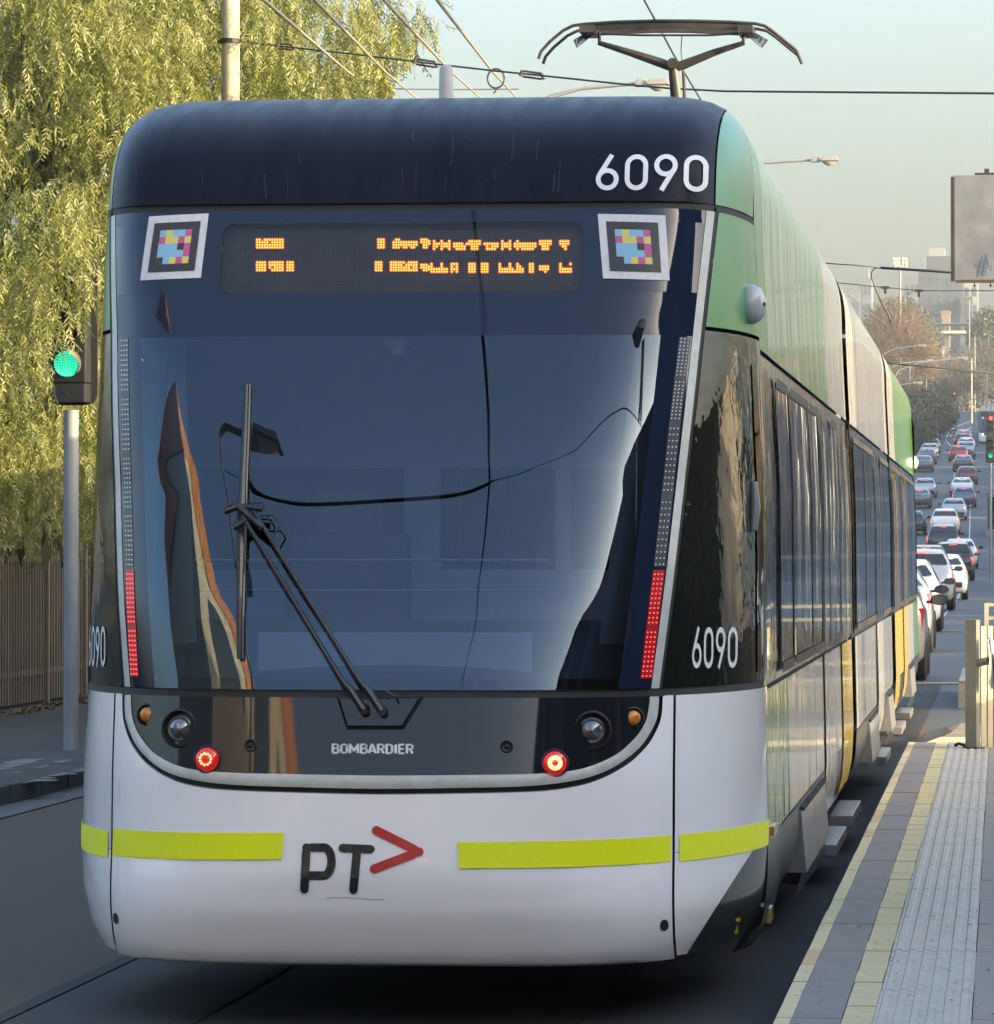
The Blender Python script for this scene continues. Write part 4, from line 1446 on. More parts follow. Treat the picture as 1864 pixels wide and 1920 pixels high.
def rot_from(yaw, pitch, roll):
    cy, sy, cp, sp, cr, sr = np.cos(yaw), np.sin(yaw), np.cos(pitch), np.sin(pitch), np.cos(roll), np.sin(roll)
    Rm = np.empty((len(yaw), 3, 3))
    # Rz(yaw) @ Rx(pitch) @ Rz(roll)
    Rm[:, 0, 0] = cy * cr - sy * cp * sr; Rm[:, 0, 1] = -cy * sr - sy * cp * cr; Rm[:, 0, 2] = sy * sp
    Rm[:, 1, 0] = sy * cr + cy * cp * sr; Rm[:, 1, 1] = -sy * sr + cy * cp * cr; Rm[:, 1, 2] = -cy * sp
    Rm[:, 2, 0] = sp * sr; Rm[:, 2, 1] = sp * cr; Rm[:, 2, 2] = cp
    return Rm

NPR = np.random.default_rng(11)
def frond_template(n_pairs=11, length=.27, ll=.062, lw=.0125, droop=.35, var=0):
    """a hanging feather leaf: narrow leaflets in pairs along a curved midrib; hangs along -z"""
    V, F = [], []
    g = np.random.default_rng(100 + var)
    for i in range(n_pairs):
        t = (i + .6) / n_pairs
        z = -length * t
        x = droop * length * (t * t)
        for s in (-1, 1):
            L = ll * (1.0 - .45 * abs(t - .4)) * g.uniform(.8, 1.15)
            a = R(g.uniform(28, 52)) * s
            b_ = g.uniform(-.35, .35)
            d = np.array([math.sin(a) * math.cos(b_), math.sin(b_) * .7, -math.cos(a)])
            d /= np.linalg.norm(d)
            w = np.cross(d, np.array([g.uniform(-.6, .6), 1.0, g.uniform(-.5, .5)]))
            w = w / np.linalg.norm(w) * lw / 2
            p = np.array([x, 0, z])
            k = len(V)
            V += [p, p + d * L * .45 + w, p + d * L, p + d * L * .45 - w]
            F.append((k, k + 1, k + 2, k + 3))
    # midrib
    for i in range(3):
        t0, t1 = i / 3, (i + 1) / 3
        k = len(V)
        p0, p1 = np.array([droop * length * t0 * t0, 0, -length * t0]), np.array([droop * length * t1 * t1, 0, -length * t1])
        V += [p0 + [-.0012, 0, 0], p0 + [.0012, 0, 0], p1 + [.001, 0, 0], p1 + [-.001, 0, 0]]
        F.append((k, k + 1, k + 2, k + 3))
    return np.array(V), np.array(F)

def scatter(templates, pts, yaw, pitch, scale):
    Vs, Fs = [], []
    base = 0
    which = NPR.integers(0, len(templates), len(pts))
    for ti, (tv, tf) in enumerate(templates):
        idx = np.where(which == ti)[0]
        if len(idx) == 0:
            continue
        Rm = rot_from(yaw[idx], pitch[idx], NPR.uniform(0, 6.283, len(idx)))
        v = np.einsum('nij,kj->nki', Rm, tv) * scale[idx, None, None] + pts[idx, None, :]
        f = tf[None] + (np.arange(len(idx)) * len(tv))[:, None, None] + base
        Vs.append(v.reshape(-1, 3)); Fs.append(f.reshape(-1, tf.shape[1]))
        base += len(idx) * len(tv)
    return np.concatenate(Vs), np.concatenate(Fs)

def vnoise(p, s, seed=0):
    """cheap smooth 3-D value noise, vectorised"""
    q = p * s + seed * 17.31
    i = np.floor(q).astype(np.int64)
    f = q - i
    f = f * f * (3 - 2 * f)
    def h(a, b_, c):
        n_ = (a * 374761393 + b_ * 668265263 + c * 2147483647 + seed * 97) & 0xffffffff
        n_ = ((n_ ^ (n_ >> 13)) * 1274126177) & 0xffffffff
        return ((n_ ^ (n_ >> 16)) & 0xffff) / 65535.0
    r = 0
    for dx in (0, 1):
        for dy in (0, 1):
            for dz in (0, 1):
                w = (f[:, 0] if dx else 1 - f[:, 0]) * (f[:, 1] if dy else 1 - f[:, 1]) * (f[:, 2] if dz else 1 - f[:, 2])
                r = r + w * h(i[:, 0] + dx, i[:, 1] + dy, i[:, 2] + dz)
    return r

# ------------------------------------------------------------------ THE PEPPER TREE
tree = thing('weeping_tree', 'large sunlit weeping tree with feathery yellow-green leaves beside the tram', 'tree', (-11.2, 46.5, 0))
TRX = Vector((-11.2, 46.5, 0))
m_bark = M('rough_bark', (.10, .075, .05), .9, var=.4, vscale=9, vstretch=(2, 2, .5), bump=.02, bscale=18)
b = MB()
b.tube([(0, 0, -.1), (.1, 0, 1.0), (-.1, .1, 2.2), (.2, .1, 3.4)], [.42, .33, .30, .26], 12)
b.build('trunk', m_bark, tree, smooth=True)
b = MB()
tw = random.Random(3)
tips = []
for i in range(15):
    a = 2 * math.pi * i / 15 + tw.uniform(-.2, .2)
    p = Vector((.1, .1, 2.2 + tw.uniform(0, 1.2)))
    pts, rr = [p], [.14]
    d = Vector((math.cos(a), math.sin(a), tw.uniform(.5, 1.5))).normalized()
    for k in range(6):
        p = p + d * tw.uniform(.8, 1.2)
        d = (d + Vector((tw.uniform(-.25, .25), tw.uniform(-.25, .25), -.16))).normalized()
        pts.append(p); rr.append(.14 * (1 - (k + 1) / 7.5))
    b.tube(pts, rr, 6)
    for k in range(2, 7):
        for s in range(3):
            q = pts[k]
            e = Vector((tw.uniform(-1, 1), tw.uniform(-1, 1), tw.uniform(-.5, .6))).normalized()
            w = [q, q + e * .5, q + e * .9 + Vector((0, 0, -.15)), q + e * 1.2 + Vector((0, 0, -.6))]
            b.tube(w, [.035, .022, .014, .006], 5)
            tips.append(w[2])
b.build('limbs', m_bark, tree, smooth=True)

def proj_np(P):
    d = P - np.array([0, 0, CAM_Z])
    f_, r_, u_ = np.array(_f), np.array(_r), np.array(_u)
    w = d @ f_
    return 932 + FPX * (d @ r_) / w, 960 - FPX * (d @ u_) / w, w

C = np.array([-11.6, 46.5, 4.6]); RX = np.array([6.5, 9.0, 5.6])
def crown_points(n, shell_lo, shell_hi, zlo=1.6):
    u = NPR.normal(size=(n, 3)); u /= np.linalg.norm(u, axis=1)[:, None]
    p = C + u * RX * NPR.uniform(shell_lo, shell_hi, n)[:, None]
    # ragged outline and hollows
    big, mid = vnoise(p, .55, 1), vnoise(p, 1.5, 2)
    keep = (big * .55 + mid * .45 > .41) & (p[:, 2] > zlo + .9 * vnoise(p, .8, 5))
    return p[keep]
tmpl = [frond_template(var=i, droop=d, n_pairs=np_) for i, (d, np_) in enumerate(((.2, 8), (.45, 9), (.1, 8), (.6, 8), (.3, 10)))]
def hang(p0, per=5, spread=.10):
    """several feather leaves down one hanging twig"""
    P = np.repeat(p0, per, 0)
    k = np.tile(np.arange(per), len(p0))
    P = P + NPR.normal(0, spread, P.shape) * np.array([1, 1, .5])
    P[:, 2] -= k * .11
    return P
pts = np.concatenate([hang(crown_points(42000, .80, 1.03)), hang(crown_points(16000, .5, .85), 3)])
px_, py_, w_ = proj_np(pts)
# denser where it faces the street, thin on the far side
front = (px_ > -110) & (px_ < 900) & (py_ > -110) & (py_ < 1010) & (pts[:, 1] < 47)
hid = (px_ > 260) & (py_ > 260)
sel = (front & ~hid) | (NPR.random(len(pts)) < .07)
pts = pts[sel]
# the crown thins out towards its street side
px_, py_, w_ = proj_np(pts)
lim = np.interp(py_, [-200, 0, 60, 110, 150, 200, 400], [930, 850, 800, 735, 745, 720, 520]) + 60 * (vnoise(pts, 2.2, 4) - .5)
keep = (px_ < lim) | (pts[:, 1] > 60)
gap = (vnoise(pts, 1.3, 8) < .34) & (px_ > 560) & (px_ < 800)
keep &= ~gap
# room round the tram pole and the signal post
keep &= ~((np.abs(px_ - 433) < 42) & (pts[:, 1] < 43.2))
keep &= ~((np.abs(px_ - 133) < 40) & (py_ > 560) & (pts[:, 1] < 37.5))
keep &= ~((px_ > 108) & (px_ < 150) & (py_ > 600) & (py_ < 760) & (pts[:, 1] < 38))
keep &= pts[:, 1] > 36.2 + 0 * px_
pts = pts[keep]
# sprays that hang in front of the signal's upper half
fr = []
for i in range(300):
    px, py = rnd.uniform(20, 176), rnd.uniform(330, 590)
    if px > 150 and py > 560: continue
    fr.append(at(px, py, rnd.uniform(35.2, 36.2)))
for i in range(60):
    px, py = rnd.uniform(10, 98), rnd.uniform(560, 690)
    fr.append(at(px, py, rnd.uniform(35.2, 36.3)))
pts = np.concatenate([pts, np.array([tuple(p) for p in fr])])
n = len(pts)
vv, ff = scatter(tmpl, pts, NPR.uniform(0, 6.283, n), NPR.normal(0, .42, n), NPR.uniform(.8, 1.35, n))
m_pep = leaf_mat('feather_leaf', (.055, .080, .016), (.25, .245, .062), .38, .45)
np_mesh('crown', vv - np.array(TRX), ff, m_pep, tree, kind='stuff')
NL = len(ff)
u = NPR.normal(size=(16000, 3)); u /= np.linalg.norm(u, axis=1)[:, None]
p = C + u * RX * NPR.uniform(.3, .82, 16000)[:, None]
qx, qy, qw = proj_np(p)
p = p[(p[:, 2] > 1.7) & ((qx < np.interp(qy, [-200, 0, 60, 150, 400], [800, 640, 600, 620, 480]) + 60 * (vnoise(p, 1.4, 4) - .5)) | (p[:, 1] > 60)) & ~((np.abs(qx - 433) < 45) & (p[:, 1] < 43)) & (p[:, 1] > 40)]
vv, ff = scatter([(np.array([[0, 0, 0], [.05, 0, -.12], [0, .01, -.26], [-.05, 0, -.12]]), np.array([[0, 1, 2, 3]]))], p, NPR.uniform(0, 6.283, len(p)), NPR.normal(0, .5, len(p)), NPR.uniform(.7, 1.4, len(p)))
np_mesh('inner_foliage', vv - np.array(TRX), ff, leaf_mat('inner_leaf', (.028, .040, .011), (.075, .088, .025), .3), tree, kind='stuff')  # shade inside the crown put into a darker leaf colour

# dense dark understorey behind the fence, and a bank of earth
def leaf_card(l=.10, w=.05):
    return np.array([[0, 0, 0], [w / 2, 0, l * .5], [0, .01, l], [-w / 2, 0, l * .5]]), np.array([[0, 1, 2, 3]])
def bush(name, label, center, rad, n, size, mat, cat='shrub', group=None, trunk=True, seed=1):
    o = thing(name, label, cat, center, 0, group)
    u = NPR.normal(size=(n, 3)); u /= np.linalg.norm(u, axis=1)[:, None]
    p = u * np.array(rad) * (NPR.uniform(.35, 1.0, n) ** .5)[:, None]
    p *= (.72 + .5 * vnoise(p + np.array(center), 2.2 / max(rad), seed))[:, None]
    p[:, 2] += rad[2] * .95
    vv, ff = scatter([leaf_card(size, size * .55), leaf_card(size * 1.3, size * .5)], p, NPR.uniform(0, 6.283, n), NPR.uniform(0, 3.14, n), NPR.uniform(.7, 1.3, n))
    np_mesh('crown', vv, ff, mat, o, kind='stuff')
    if trunk:
        b = MB(); h = rad[2]
        b.tube([(0, 0, -.2), (.02 * h, 0, h * .5), (0, .03 * h, h * 1.1)], [.05 * h, .04 * h, .02 * h], 7)
        for k in range(6):
            a = k * 1.05
            b.tube([(0, 0, h * .4), (math.cos(a) * rad[0] * .4, math.sin(a) * rad[1] * .4, h * .9), (math.cos(a) * rad[0] * .7, math.sin(a) * rad[1] * .7, h * 1.2)], [.025 * h, .015 * h, .005 * h], 5)
        b.build('trunk', m_bark, o, smooth=True)
    return o
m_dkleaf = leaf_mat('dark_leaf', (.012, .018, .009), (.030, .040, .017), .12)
m_hedge = leaf_mat('hedge_leaf', (.04, .055, .02), (.09, .11, .04), .25)
for i in range(5):
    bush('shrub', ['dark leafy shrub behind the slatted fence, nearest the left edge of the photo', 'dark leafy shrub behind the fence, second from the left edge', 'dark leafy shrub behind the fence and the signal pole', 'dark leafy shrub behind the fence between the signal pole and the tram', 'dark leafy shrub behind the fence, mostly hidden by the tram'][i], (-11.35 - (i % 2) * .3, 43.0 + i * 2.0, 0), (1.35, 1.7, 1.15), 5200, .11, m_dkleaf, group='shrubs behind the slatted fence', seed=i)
b = MB(); b.add([(-9.75, 25, .14), (-14, 25, .6), (-14, 80, .6), (-9.75, 80, .14), (-40, 25, 3), (-40, 80, 3)], [(0, 3, 2, 1), (1, 2, 5, 4)])
b.build('embankment', M('dark_leaf_mould', (.018, .015, .010), .95, var=.5, vscale=3), None, kind='structure')  # dark behind the fence slats put into the soil colour
# leaf litter along the foot of the fence
n = 900
p = np.stack([NPR.uniform(-9.66, -9.25, n) , NPR.uniform(43, 56, n), np.full(n, .135)], 1)
vv, ff = scatter([leaf_card(.06, .03)], p, NPR.uniform(0, 6.283, n), NPR.uniform(1.2, 1.9, n), NPR.uniform(.5, 1.4, n))
np_mesh('leaf_litter', vv, ff, M('fallen_leaf', (.11, .075, .035), .9, var=.5, vscale=30), None, kind='stuff')
# ------------------------------------------------------------------ SLATTED FENCE
m_slat = M('fence_slat', (.17, .145, .105), .6, var=.3, vscale=5, vstretch=(1, 1, .3))
m_fpost = M('fence_post', (.15, .115, .085), .6, var=.2, vscale=5)
fence = thing('slatted_fence', 'tall dark fence of thin upright slats under the weeping tree', 'fence', (-9.70, 46, .13))
slat_me = None
m_gap = M('black_backing_sheet', (.008, .008, .007), .9, var=.5, vscale=2)  # near-black sheet added in place of the shade between the slats
Y = -1.2
k = 0
FX = -9.70
posts_px = [at(89, 1000, 1).x, at(160, 1000, 1).x]
post_y = [FX / posts_px[0] , FX / posts_px[1]]
pys = [post_y[0] - 4.0, post_y[0], post_y[1], post_y[1] + 2.0, post_y[1] + 4.0]
for j in range(len(pys) - 1):
    ya, yb = pys[j] - 46, pys[j + 1] - 46
    top = 1.72 + (.10 if j == 0 else .0)
    nsl = int((yb - ya - .12) / .132)
    for i in range(nsl):
        y = ya + .10 + i * .132
        h = top + (.05 * (i / nsl) if j == 0 else .02 * i / nsl)
        if slat_me is None:
            b = MB(); b.span((-.004, -.012, 0), (.004, .012, 1.0)); o = b.build('slat', m_slat, fence); slat_me = o.data
        else:
            o = link('slat', slat_me, None, fence)
        o.location = (0, y, .04)
        o.scale = (1, 1, h)
        o.rotation_euler = (rnd.uniform(-.003, .003), 0, rnd.uniform(-.1, .1))
    b = MB(); b.span((-.075, ya + .02, .02), (-.065, yb - .02, top - .06)); b.build('backing_sheet', m_gap, fence)
    for z in (.3, 1.45):
        b = MB(); b.span((-.06, ya, z), (-.026, yb, z + .06)); b.build('rail', mt['dark_metal'], fence)
    b = MB(); b.span((-.02, yb - .02, 0), (.018, yb + .02, top + .09)); b.build('post', m_fpost, fence, bevel=.004)

# ------------------------------------------------------------------ TRAFFIC SIGNALS
m_pole = M('grey_signal_pole', (.20, .21, .22), .55, var=.22, vscale=4, vstretch=(2, 2, .6), coat=.1)
m_sig = M('black_signal_housing', (.016, .016, .016), .45, var=.25, vscale=9)
m_board = M('signal_backing_board', (.030, .028, .026), .5, var=.2, vscale=6)
m_visor = M('signal_visor', (.10, .085, .07), .5, var=.15)
m_lensoff = {'red': M('unlit_red_lens', (.05, .006, .006), .2, coat=.6), 'amber': M('unlit_amber_lens', (.05, .02, .004), .2, coat=.6), 'green': M('unlit_green_lens', (.004, .03, .02), .2, coat=.6)}
def signal(label, loc, height, lit, pole_r=.06, rotz=0.0, board=(.40, 1.24), fine=False, arm=None, group=None):
    t = thing('traffic_signal', label, 'traffic signal', loc, rotz, group)
    b = MB(); b.tube([(0, 0, -.02), (0, 0, height - .2)], pole_r, 18); b.build('pole', m_pole, t, smooth=True)
    bw, bh = board
    zc = height + bh / 2 - .16
    r = .10
    out = []
    for cx, cz, a0 in ((bw / 2 - r, bh / 2 - r, 0), (-bw / 2 + r, bh / 2 - r, 90), (-bw / 2 + r, -bh / 2 + r, 180), (bw / 2 - r, -bh / 2 + r, 270)):
        for i in range(7):
            a = R(a0 + 15 * i)
            out.append((cx + r * math.cos(a), cz + r * math.sin(a)))
    b = MB(); b.add([(x, .05, zc + z) for x, z in out] + [(x, .066, zc + z) for x, z in out], [tuple(range(len(out))), tuple(range(2 * len(out) - 1, len(out) - 1, -1))] + [(i, (i + 1) % len(out), len(out) + (i + 1) % len(out), len(out) + i) for i in range(len(out))])
    b.build('backing_board', m_board, t)
    b = MB(); b.span((-.15, -.10, zc - bh / 2 + .17), (.15, .049, zc + bh / 2 - .12)); b.build('housing', m_sig, t, bevel=.012)
    b = MB(); b.span((-.145, -.12, zc - bh / 2 + .02), (.145, .048, zc - bh / 2 + .165)); b.lathe((0, -.121, zc - bh / 2 + .09), (0, -1, 0), [(0, .012), (.008, .012), (.009, 0)], 8); b.build('terminal_box', m_sig, t)
    for i, colr in enumerate(('green', 'amber', 'red')):
        z = zc - bh / 2 + .17 + .15 + i * .285
        b = MB(); b.lathe((0, -.102, z), (0, -1, 0), [(.0, .105), (.012, .10), (.022, .07), (.026, 0)], 26)
        ln = b.build('lens', (mt['greenlamp'] if colr == 'green' else mt['redlamp']) if colr == lit else m_lensoff[colr], t, smooth='all')
        if colr == lit and fine:
            b = MB()
            for rr, kk in ((0, 1), (.02, 6), (.04, 12), (.06, 18), (.08, 24), (.093, 28)):
                for q in range(kk):
                    a = 2 * math.pi * q / kk + rr * 30
                    dot(b, rr * math.cos(a), z + rr * math.sin(a), -.131, .0048, 6)
            b.build('led', mt['greenled'], ln, kind='stuff')
        b = MB()   # visor hood, open below
        N = 18
        for q in range(N + 1):
            a = R(-40 + 260 * q / N)
            dpt = .05 + .16 * max(0, math.sin(a)) ** .6 if math.sin(a) > 0 else .05
            for rad_, yy in ((.115, -.10), (.118, -.10 - dpt)):
                b.v.append((rad_ * math.cos(a), yy, z + rad_ * math.sin(a)))
        b.f += [(2 * q, 2 * q + 1, 2 * q + 3, 2 * q + 2) for q in range(N)]
        b.build('visor', m_visor, t, smooth='all', thick=.004)
    return t
sp = at(133, 1412, 36.6)
signal('grey pole with a lit green traffic light half hidden by hanging leaves', (sp.x, 36.6, .13), 2.86, 'green', .060, R(-8), (.40, 1.16), fine=True)

# ------------------------------------------------------------------ POLES, WIRES, LAMPS
m_timber = M('pale_pole', (.43, .38, .27), .75, var=.22, vscale=3.5, vstretch=(4, 4, .4), bump=.003, bscale=20, bstretch=(6, 6, .5))
m_lpole = M('galvanised_pole', (.22, .225, .225), .5, var=.15, vscale=3)
PYY = 42.4
pq = at(432, 100, PYY)
pole = thing('tram_pole', 'pale weathered pole standing against the weeping tree above the tram roof', 'pole', (pq.x, PYY, .1))
b = MB(); b.tube([(0, 0, 0), (.0, 0, 4), (.004, 0, 9)], [.098, .090, .076], 20); b.build('shaft', m_timber, pole, smooth=True)
b = MB()
zc = at(432, 77, PYY).z - .1
b.lathe((0, 0, zc - .02), (0, 0, 1), [(0, .086), (0, .098), (.04, .098), (.04, .086)], 20); b.tube([(-.12, 0, zc), (.20, 0, zc - .005)], .018, 8)
b.build('clamp', mt['dark_metal'], pole)

m_wire = M('dark_wire', (.03, .03, .03), .6, var=.2)
m_wire2 = M('sunlit_bronze_wire', (.36, .29, .18), .45, metal=.3, var=.15)  # tan of the low sun put into the wire colour
def wire(name, label, pts, r, mat, group=None, n=6):
    b = MB(); b.tube(pts, r, n)
    o = b.build(name, mat, None, smooth='all')
    return tag(o, label, 'wire', group)
sw = [at(450, 78, 42.4), at(540, 88, 41.4), at(660, 101, 40.2), at(800, 118, 38.9), at(930, 133, 37.9), at(1000, 140, 37.4), at(1190, 160, 36.2), at(1262, 166, 35.6), at(1360, 171, 34.8), at(1600, 173, 33.4), at(1864, 175, 32), at(2150, 170, 30)]
span = thing('span_wire', 'dark span wire with insulators running from the pale pole across the tram roof', 'wire', tuple(sw[0]))
b = MB(); b.tube([p - sw[0] for p in sw], .0085, 6); b.build('cable', m_wire, span, smooth='all')
for px0, py0, px1, py1, Yx in ((523, 86, 548, 88.5, 41.4), (780, 115, 816, 121, 38.9), (980, 138, 1016, 143, 37.4)):
    a, c = at(px0, py0, Yx) - sw[0], at(px1, py1, Yx) - sw[0]
    b = MB()
    for s in (-.022, .022):
        b.tube([a + Vector((0, 0, s)), c + Vector((0, 0, s))], .010, 6)
    b.tube([a - Vector((.02, 0, .02)), a + Vector((0, 0, .024))], .016, 6); b.tube([c + Vector((0, 0, .024)), c - Vector((-.02, 0, .024))], .016, 6)
    b.build('turnbuckle', mt['dark_metal'], span)
cq = at(930, 147, 37.85) - sw[0]
b = MB(); b.tube([cq + Vector((.068 * math.cos(a / 20 * 6.283), 0, .078 * math.sin(a / 20 * 6.283))) for a in range(21)], .008, 6); b.tube([cq + Vector((.02, 0, -.07)), cq + Vector((-.02, 0, -.12))], .006, 5)
b.build('wire_loop', m_wire, span, smooth='all')
p0 = at(700, 166, 50); wire('guy_wire', 'thin dark wire just above the tram roof beside the aerial stub', [p0, at(838, 168, 52), at(972, 167, 54)], .008, m_wire)
for i, (a, c, m_) in enumerate((((495, 0), (716, 180), 0), ((590, 0), (776, 180), 0), ((720, 0), (897, 180), 0), ((820, 0), (966, 180), 0))):
    A, B = at(*a, 24), at(*c, 58)
    D = B - A
    P = [A - D * .12 + Vector((0, 0, .02)), A, A + D * .5 - Vector((0, 0, .03)), B, B + D * 1.2 + Vector((0, 0, .25))]
    wire('feeder_wire', ['pale overhead wire nearest the pole, running down across the tree', 'pale overhead wire crossing the tree, second from the pole', 'pale overhead wire crossing the tree edge, third from the pole', 'pale overhead wire against the sky, farthest from the pole'][i], P, .010, m_wire2, 'overhead wires running down the street')
cw = [(-2.4, -40, 5.22), (-2.25, 0, 5.22), at(1208, 0, 30.4), at(1231, 42, 31.6), at(1262, 100, 33.6), at(1320, 197, 37.6)]
zz = cw[-1].z
for Y, x in ((60, -2.2), (85, -2.35), (120, -2.15), (160, -2.3)):
    cw.append(Vector((x, Y, 5.25)))
for Y in (200, 240, 280, 320, 360, 400, 450, 500, 560, 620):
    cw.append(Vector((-2.2 + lane_x(Y) + (.15 if (Y // 40) % 2 else -.15), Y, gz(Y) + 5.25)))
wire('contact_wire', 'dark contact wire that the pantograph reaches up to, running down the street', cw, .0075, m_wire)

def street_lamp(label, loc, h, arm, head_l=.72, rotz=0.0, rise=.6, group='street lamps along the street', lit=False):
    t = thing('street_lamp', label, 'street lamp', loc, rotz, group)
    b = MB(); b.tube([(0, 0, 0), (0, 0, h * .6), (0, 0, h - rise)], [.085, .065, .045], 10); b.build('pole', m_lpole, t, smooth=True)
    b = MB(); b.tube([(0, 0, h - rise - .3), (arm * .12, 0, h - rise * .55), (arm * .45, 0, h - rise * .18), (arm, 0, h)], [.05, .045, .04, .035], 8); b.build('arm', m_lpole, t, smooth=True)
    b = MB()
    b.box((arm + head_l * .18, 0, h + .02), (head_l * .36, .22, .16), 0, .7)
    b.box((arm + head_l * .68, 0, h + .03), (head_l * .66, .32, .12), 0, .8)
    b.build('lamp_head', mt['dark_metal'] if False else M('lamp_head_grey', (.22, .22, .21), .5, var=.2) if 'lamp_head_grey' not in bpy.data.materials else bpy.data.materials['lamp_head_grey'], t, bevel=.02)
    b = MB()
    for i in range(7):
        pass
    b.grid(lambda u, v: (arm + head_l * (.42 + .52 * u), -.13 + .26 * v, h - .03 - .13 * math.sin(math.pi * (.12 + .8 * u)) * math.sin(math.pi * v)), 8, 6)
    b.build('lamp_bowl', bpy.data.materials.get('lamp_bowl_glass') or M('lamp_bowl_glass', (.50, .50, .46), .2, coat=.5), t, smooth='all')
    return t
def lamp_px(label, head0, head1, root, Y, L=.72, group='street lamps along the street'):
    a, c, r0 = at(*head0, Y), at(*head1, Y), at(*root, Y)
    base = r0.x - 1.4
    street_lamp(label, (base, Y, gz(Y)), a.z - gz(Y), a.x - base, abs(c.x - a.x), 0, max(.3, (a.z - r0.z) * 1.6), group)
lamp_px('street lamp whose head shows just left of the pantograph mast', (1190, 157), (1255, 160), (1136, 184), 96)
lamp_px('street lamp with its arm reaching over the green roof corner of the tram', (1520, 300), (1573, 300), (1452, 316), 128)
far_l = [((1795, 672), (1816, 668), (1712, 697), 300, 'street lamp reaching in front of the dark far trees, lowest on the hill'), ((1736, 676), (1750, 674), (1690, 694), 330, 'street lamp in front of the bare tree, left of the hill road'),
         ((1722, 648), (1738, 646), (1680, 664), 420, 'street lamp crossing the lower branches of the bare tree'), ((1712, 718), (1731, 714), (1696, 732), 380, 'street lamp low beside the green end of the tram')]
for a, c, r0, Y, lb in far_l:
    lamp_px(lb, a, c, r0, Y)

# bracket arm with the curved registration arm hanging over the street
br = thing('bracket_arm', 'dark bracket arm with a curved hanging rod left of the grey sign panel', 'bracket', tuple(at(1783, 511, 74)))
o0 = at(1783, 511, 74)
b = MB(); b.tube([at(1990, 524, 74) - o0, at(1783, 510.5, 74) - o0, at(1652, 502, 74) - o0], .020, 8); b.tube([at(1783, 508, 74) - o0, at(1700, 505, 74) - o0], .010, 6); b.build('boom', mt['dark_metal'], br, smooth='all')
b = MB(); b.tube([at(x, y, 74) - o0 for x, y in ((1652, 502), (1640, 503), (1634, 511), (1635, 522), (1643, 545), (1655, 570), (1667, 592), (1670, 607))], .013, 8); b.build('curved_rod', mt['dark_metal'], br, smooth='all')
b = MB(); b.tube([at(1664, 611, 74) - o0, at(1681, 600, 74) - o0], .010, 6); b.tube([at(1664, 611, 74) - o0, at(1590, 553, 60) - o0], .007, 5); b.build('steady_wire', mt['metal'], br)
b = MB(); b.tube([(at(1990, 524, 74) - o0) + Vector((0, 0, z)) for z in (-5.8, 1.0)], .10, 12); b.build('mast', m_lpole, br, smooth=True)
wire('span_wire', 'dark span wire above the bare tree ending at the bracket arm', [at(1540, 493, 74), at(1600, 497, 74), at(1652, 502, 74)], .010, m_wire)
s2 = [at(1540, 527, 90), at(1640, 537, 90), at(1725, 545, 90), at(1864, 545, 90), at(1960, 545, 90)]
sp2 = thing('span_wire', 'dark span wire with two clamps passing below the grey sign panel', 'wire', tuple(s2[0]))
b = MB(); b.tube([p - s2[0] for p in s2], .011, 6); b.build('cable', m_wire, sp2)
for px, py in ((1660, 539), (1723, 545)):
    q = at(px, py, 90) - s2[0]
    b = MB(); b.box(q, (.16, .05, .05)); b.box(q - Vector((0, 0, .06)), (.05, .05, .12)); b.build('clamp', mt['dark_metal'], sp2)
for i, (y0, y1, Y, lb) in enumerate(((680, 702, 190, 'upper dark wire sagging across the street in front of the far hill'), (740, 752, 330, 'lower dark wire across the hill road below the red signal'), (668, 664, 400, 'thin wire across the bare tree, highest on the far hill'), (757, 760, 420, 'lowest thin wire over the dark roadside bush'))):
    wire('cross_wire', lb, [at(1655, y0, Y), at(1760, y0 + (y1 - y0) * .45, Y), at(1900, y1, Y)], .03 if i < 2 else .022, m_wire, 'wires across the far street')

# grey sign panel at the right edge
sg = at(1786, 428, 30)
m_panel = M('weathered_grey_panel', (.20, .215, .235), .5, var=.35, vscale=4.5, col2=(.125, .135, .155), coat=.2)
sign = thing('sign_panel', 'weathered grey sign panel high at the right edge with a rusty lower lip', 'sign', (sg.x, 30, PZ))
z0, z1 = at(1786, 526, 30).z - PZ, at(1786, 329, 30).z - PZ
b = MB(); b.span((.012, -.03, z0), (.9, .03, z1)); b.build('panel', m_panel, sign, bevel=.004)
b = MB(); b.span((-.010, -.035, z0 - .005), (.010, .04, z1 - .01)); b.build('edge_frame', mt['dark_metal'], sign)
b = MB(); b.span((.02, -.028, z0 - .014), (.9, .03, z0 - .002)); b.build('rusty_lip', M('rusty_edge', (.11, .05, .04), .8, var=.4, vscale=12), sign)
b = MB()
for x in (.135, .235): b.span((x, -.02, z0 - .045), (x + .006, 0, z0 - .014)); b.span((x - .006, -.02, z0 - .038), (x + .012, 0, z0 - .03))
b.build('hanger_clip', mt['dark_metal'], sign)
b = MB(); b.span((.14, -.02, z1 + .001), (.9, .02, z1 + .014)); b.box((.215, 0, z1 + .025), (.03, .03, .03)); b.build('top_bracket', mt['dark_metal'], sign)
n_ = rnd
b = MB()
for i in range(46):
    u, v = abs(rnd.gauss(0, 1)), abs(rnd.gauss(0, 1))
    x, z = .20 + rnd.gauss(0, .022) - .03 * v * .3, z0 + .13 - .05 * v + rnd.gauss(0, .012)
    if x < .08 or z < z0 + .015: continue
    b.box((x, -.0308 - .00003 * i, z), (rnd.uniform(.003, .011), .0012, rnd.uniform(.012, .05)))
b.build('paint_runs', M('blue_paint_runs', (.10, .135, .21), .6, var=.3), sign, kind='stuff')
b = MB(); b.tube([(.88, .06, -.0), (.88, .06, z1)], .05, 12); b.build('post', m_lpole, sign, smooth=True)
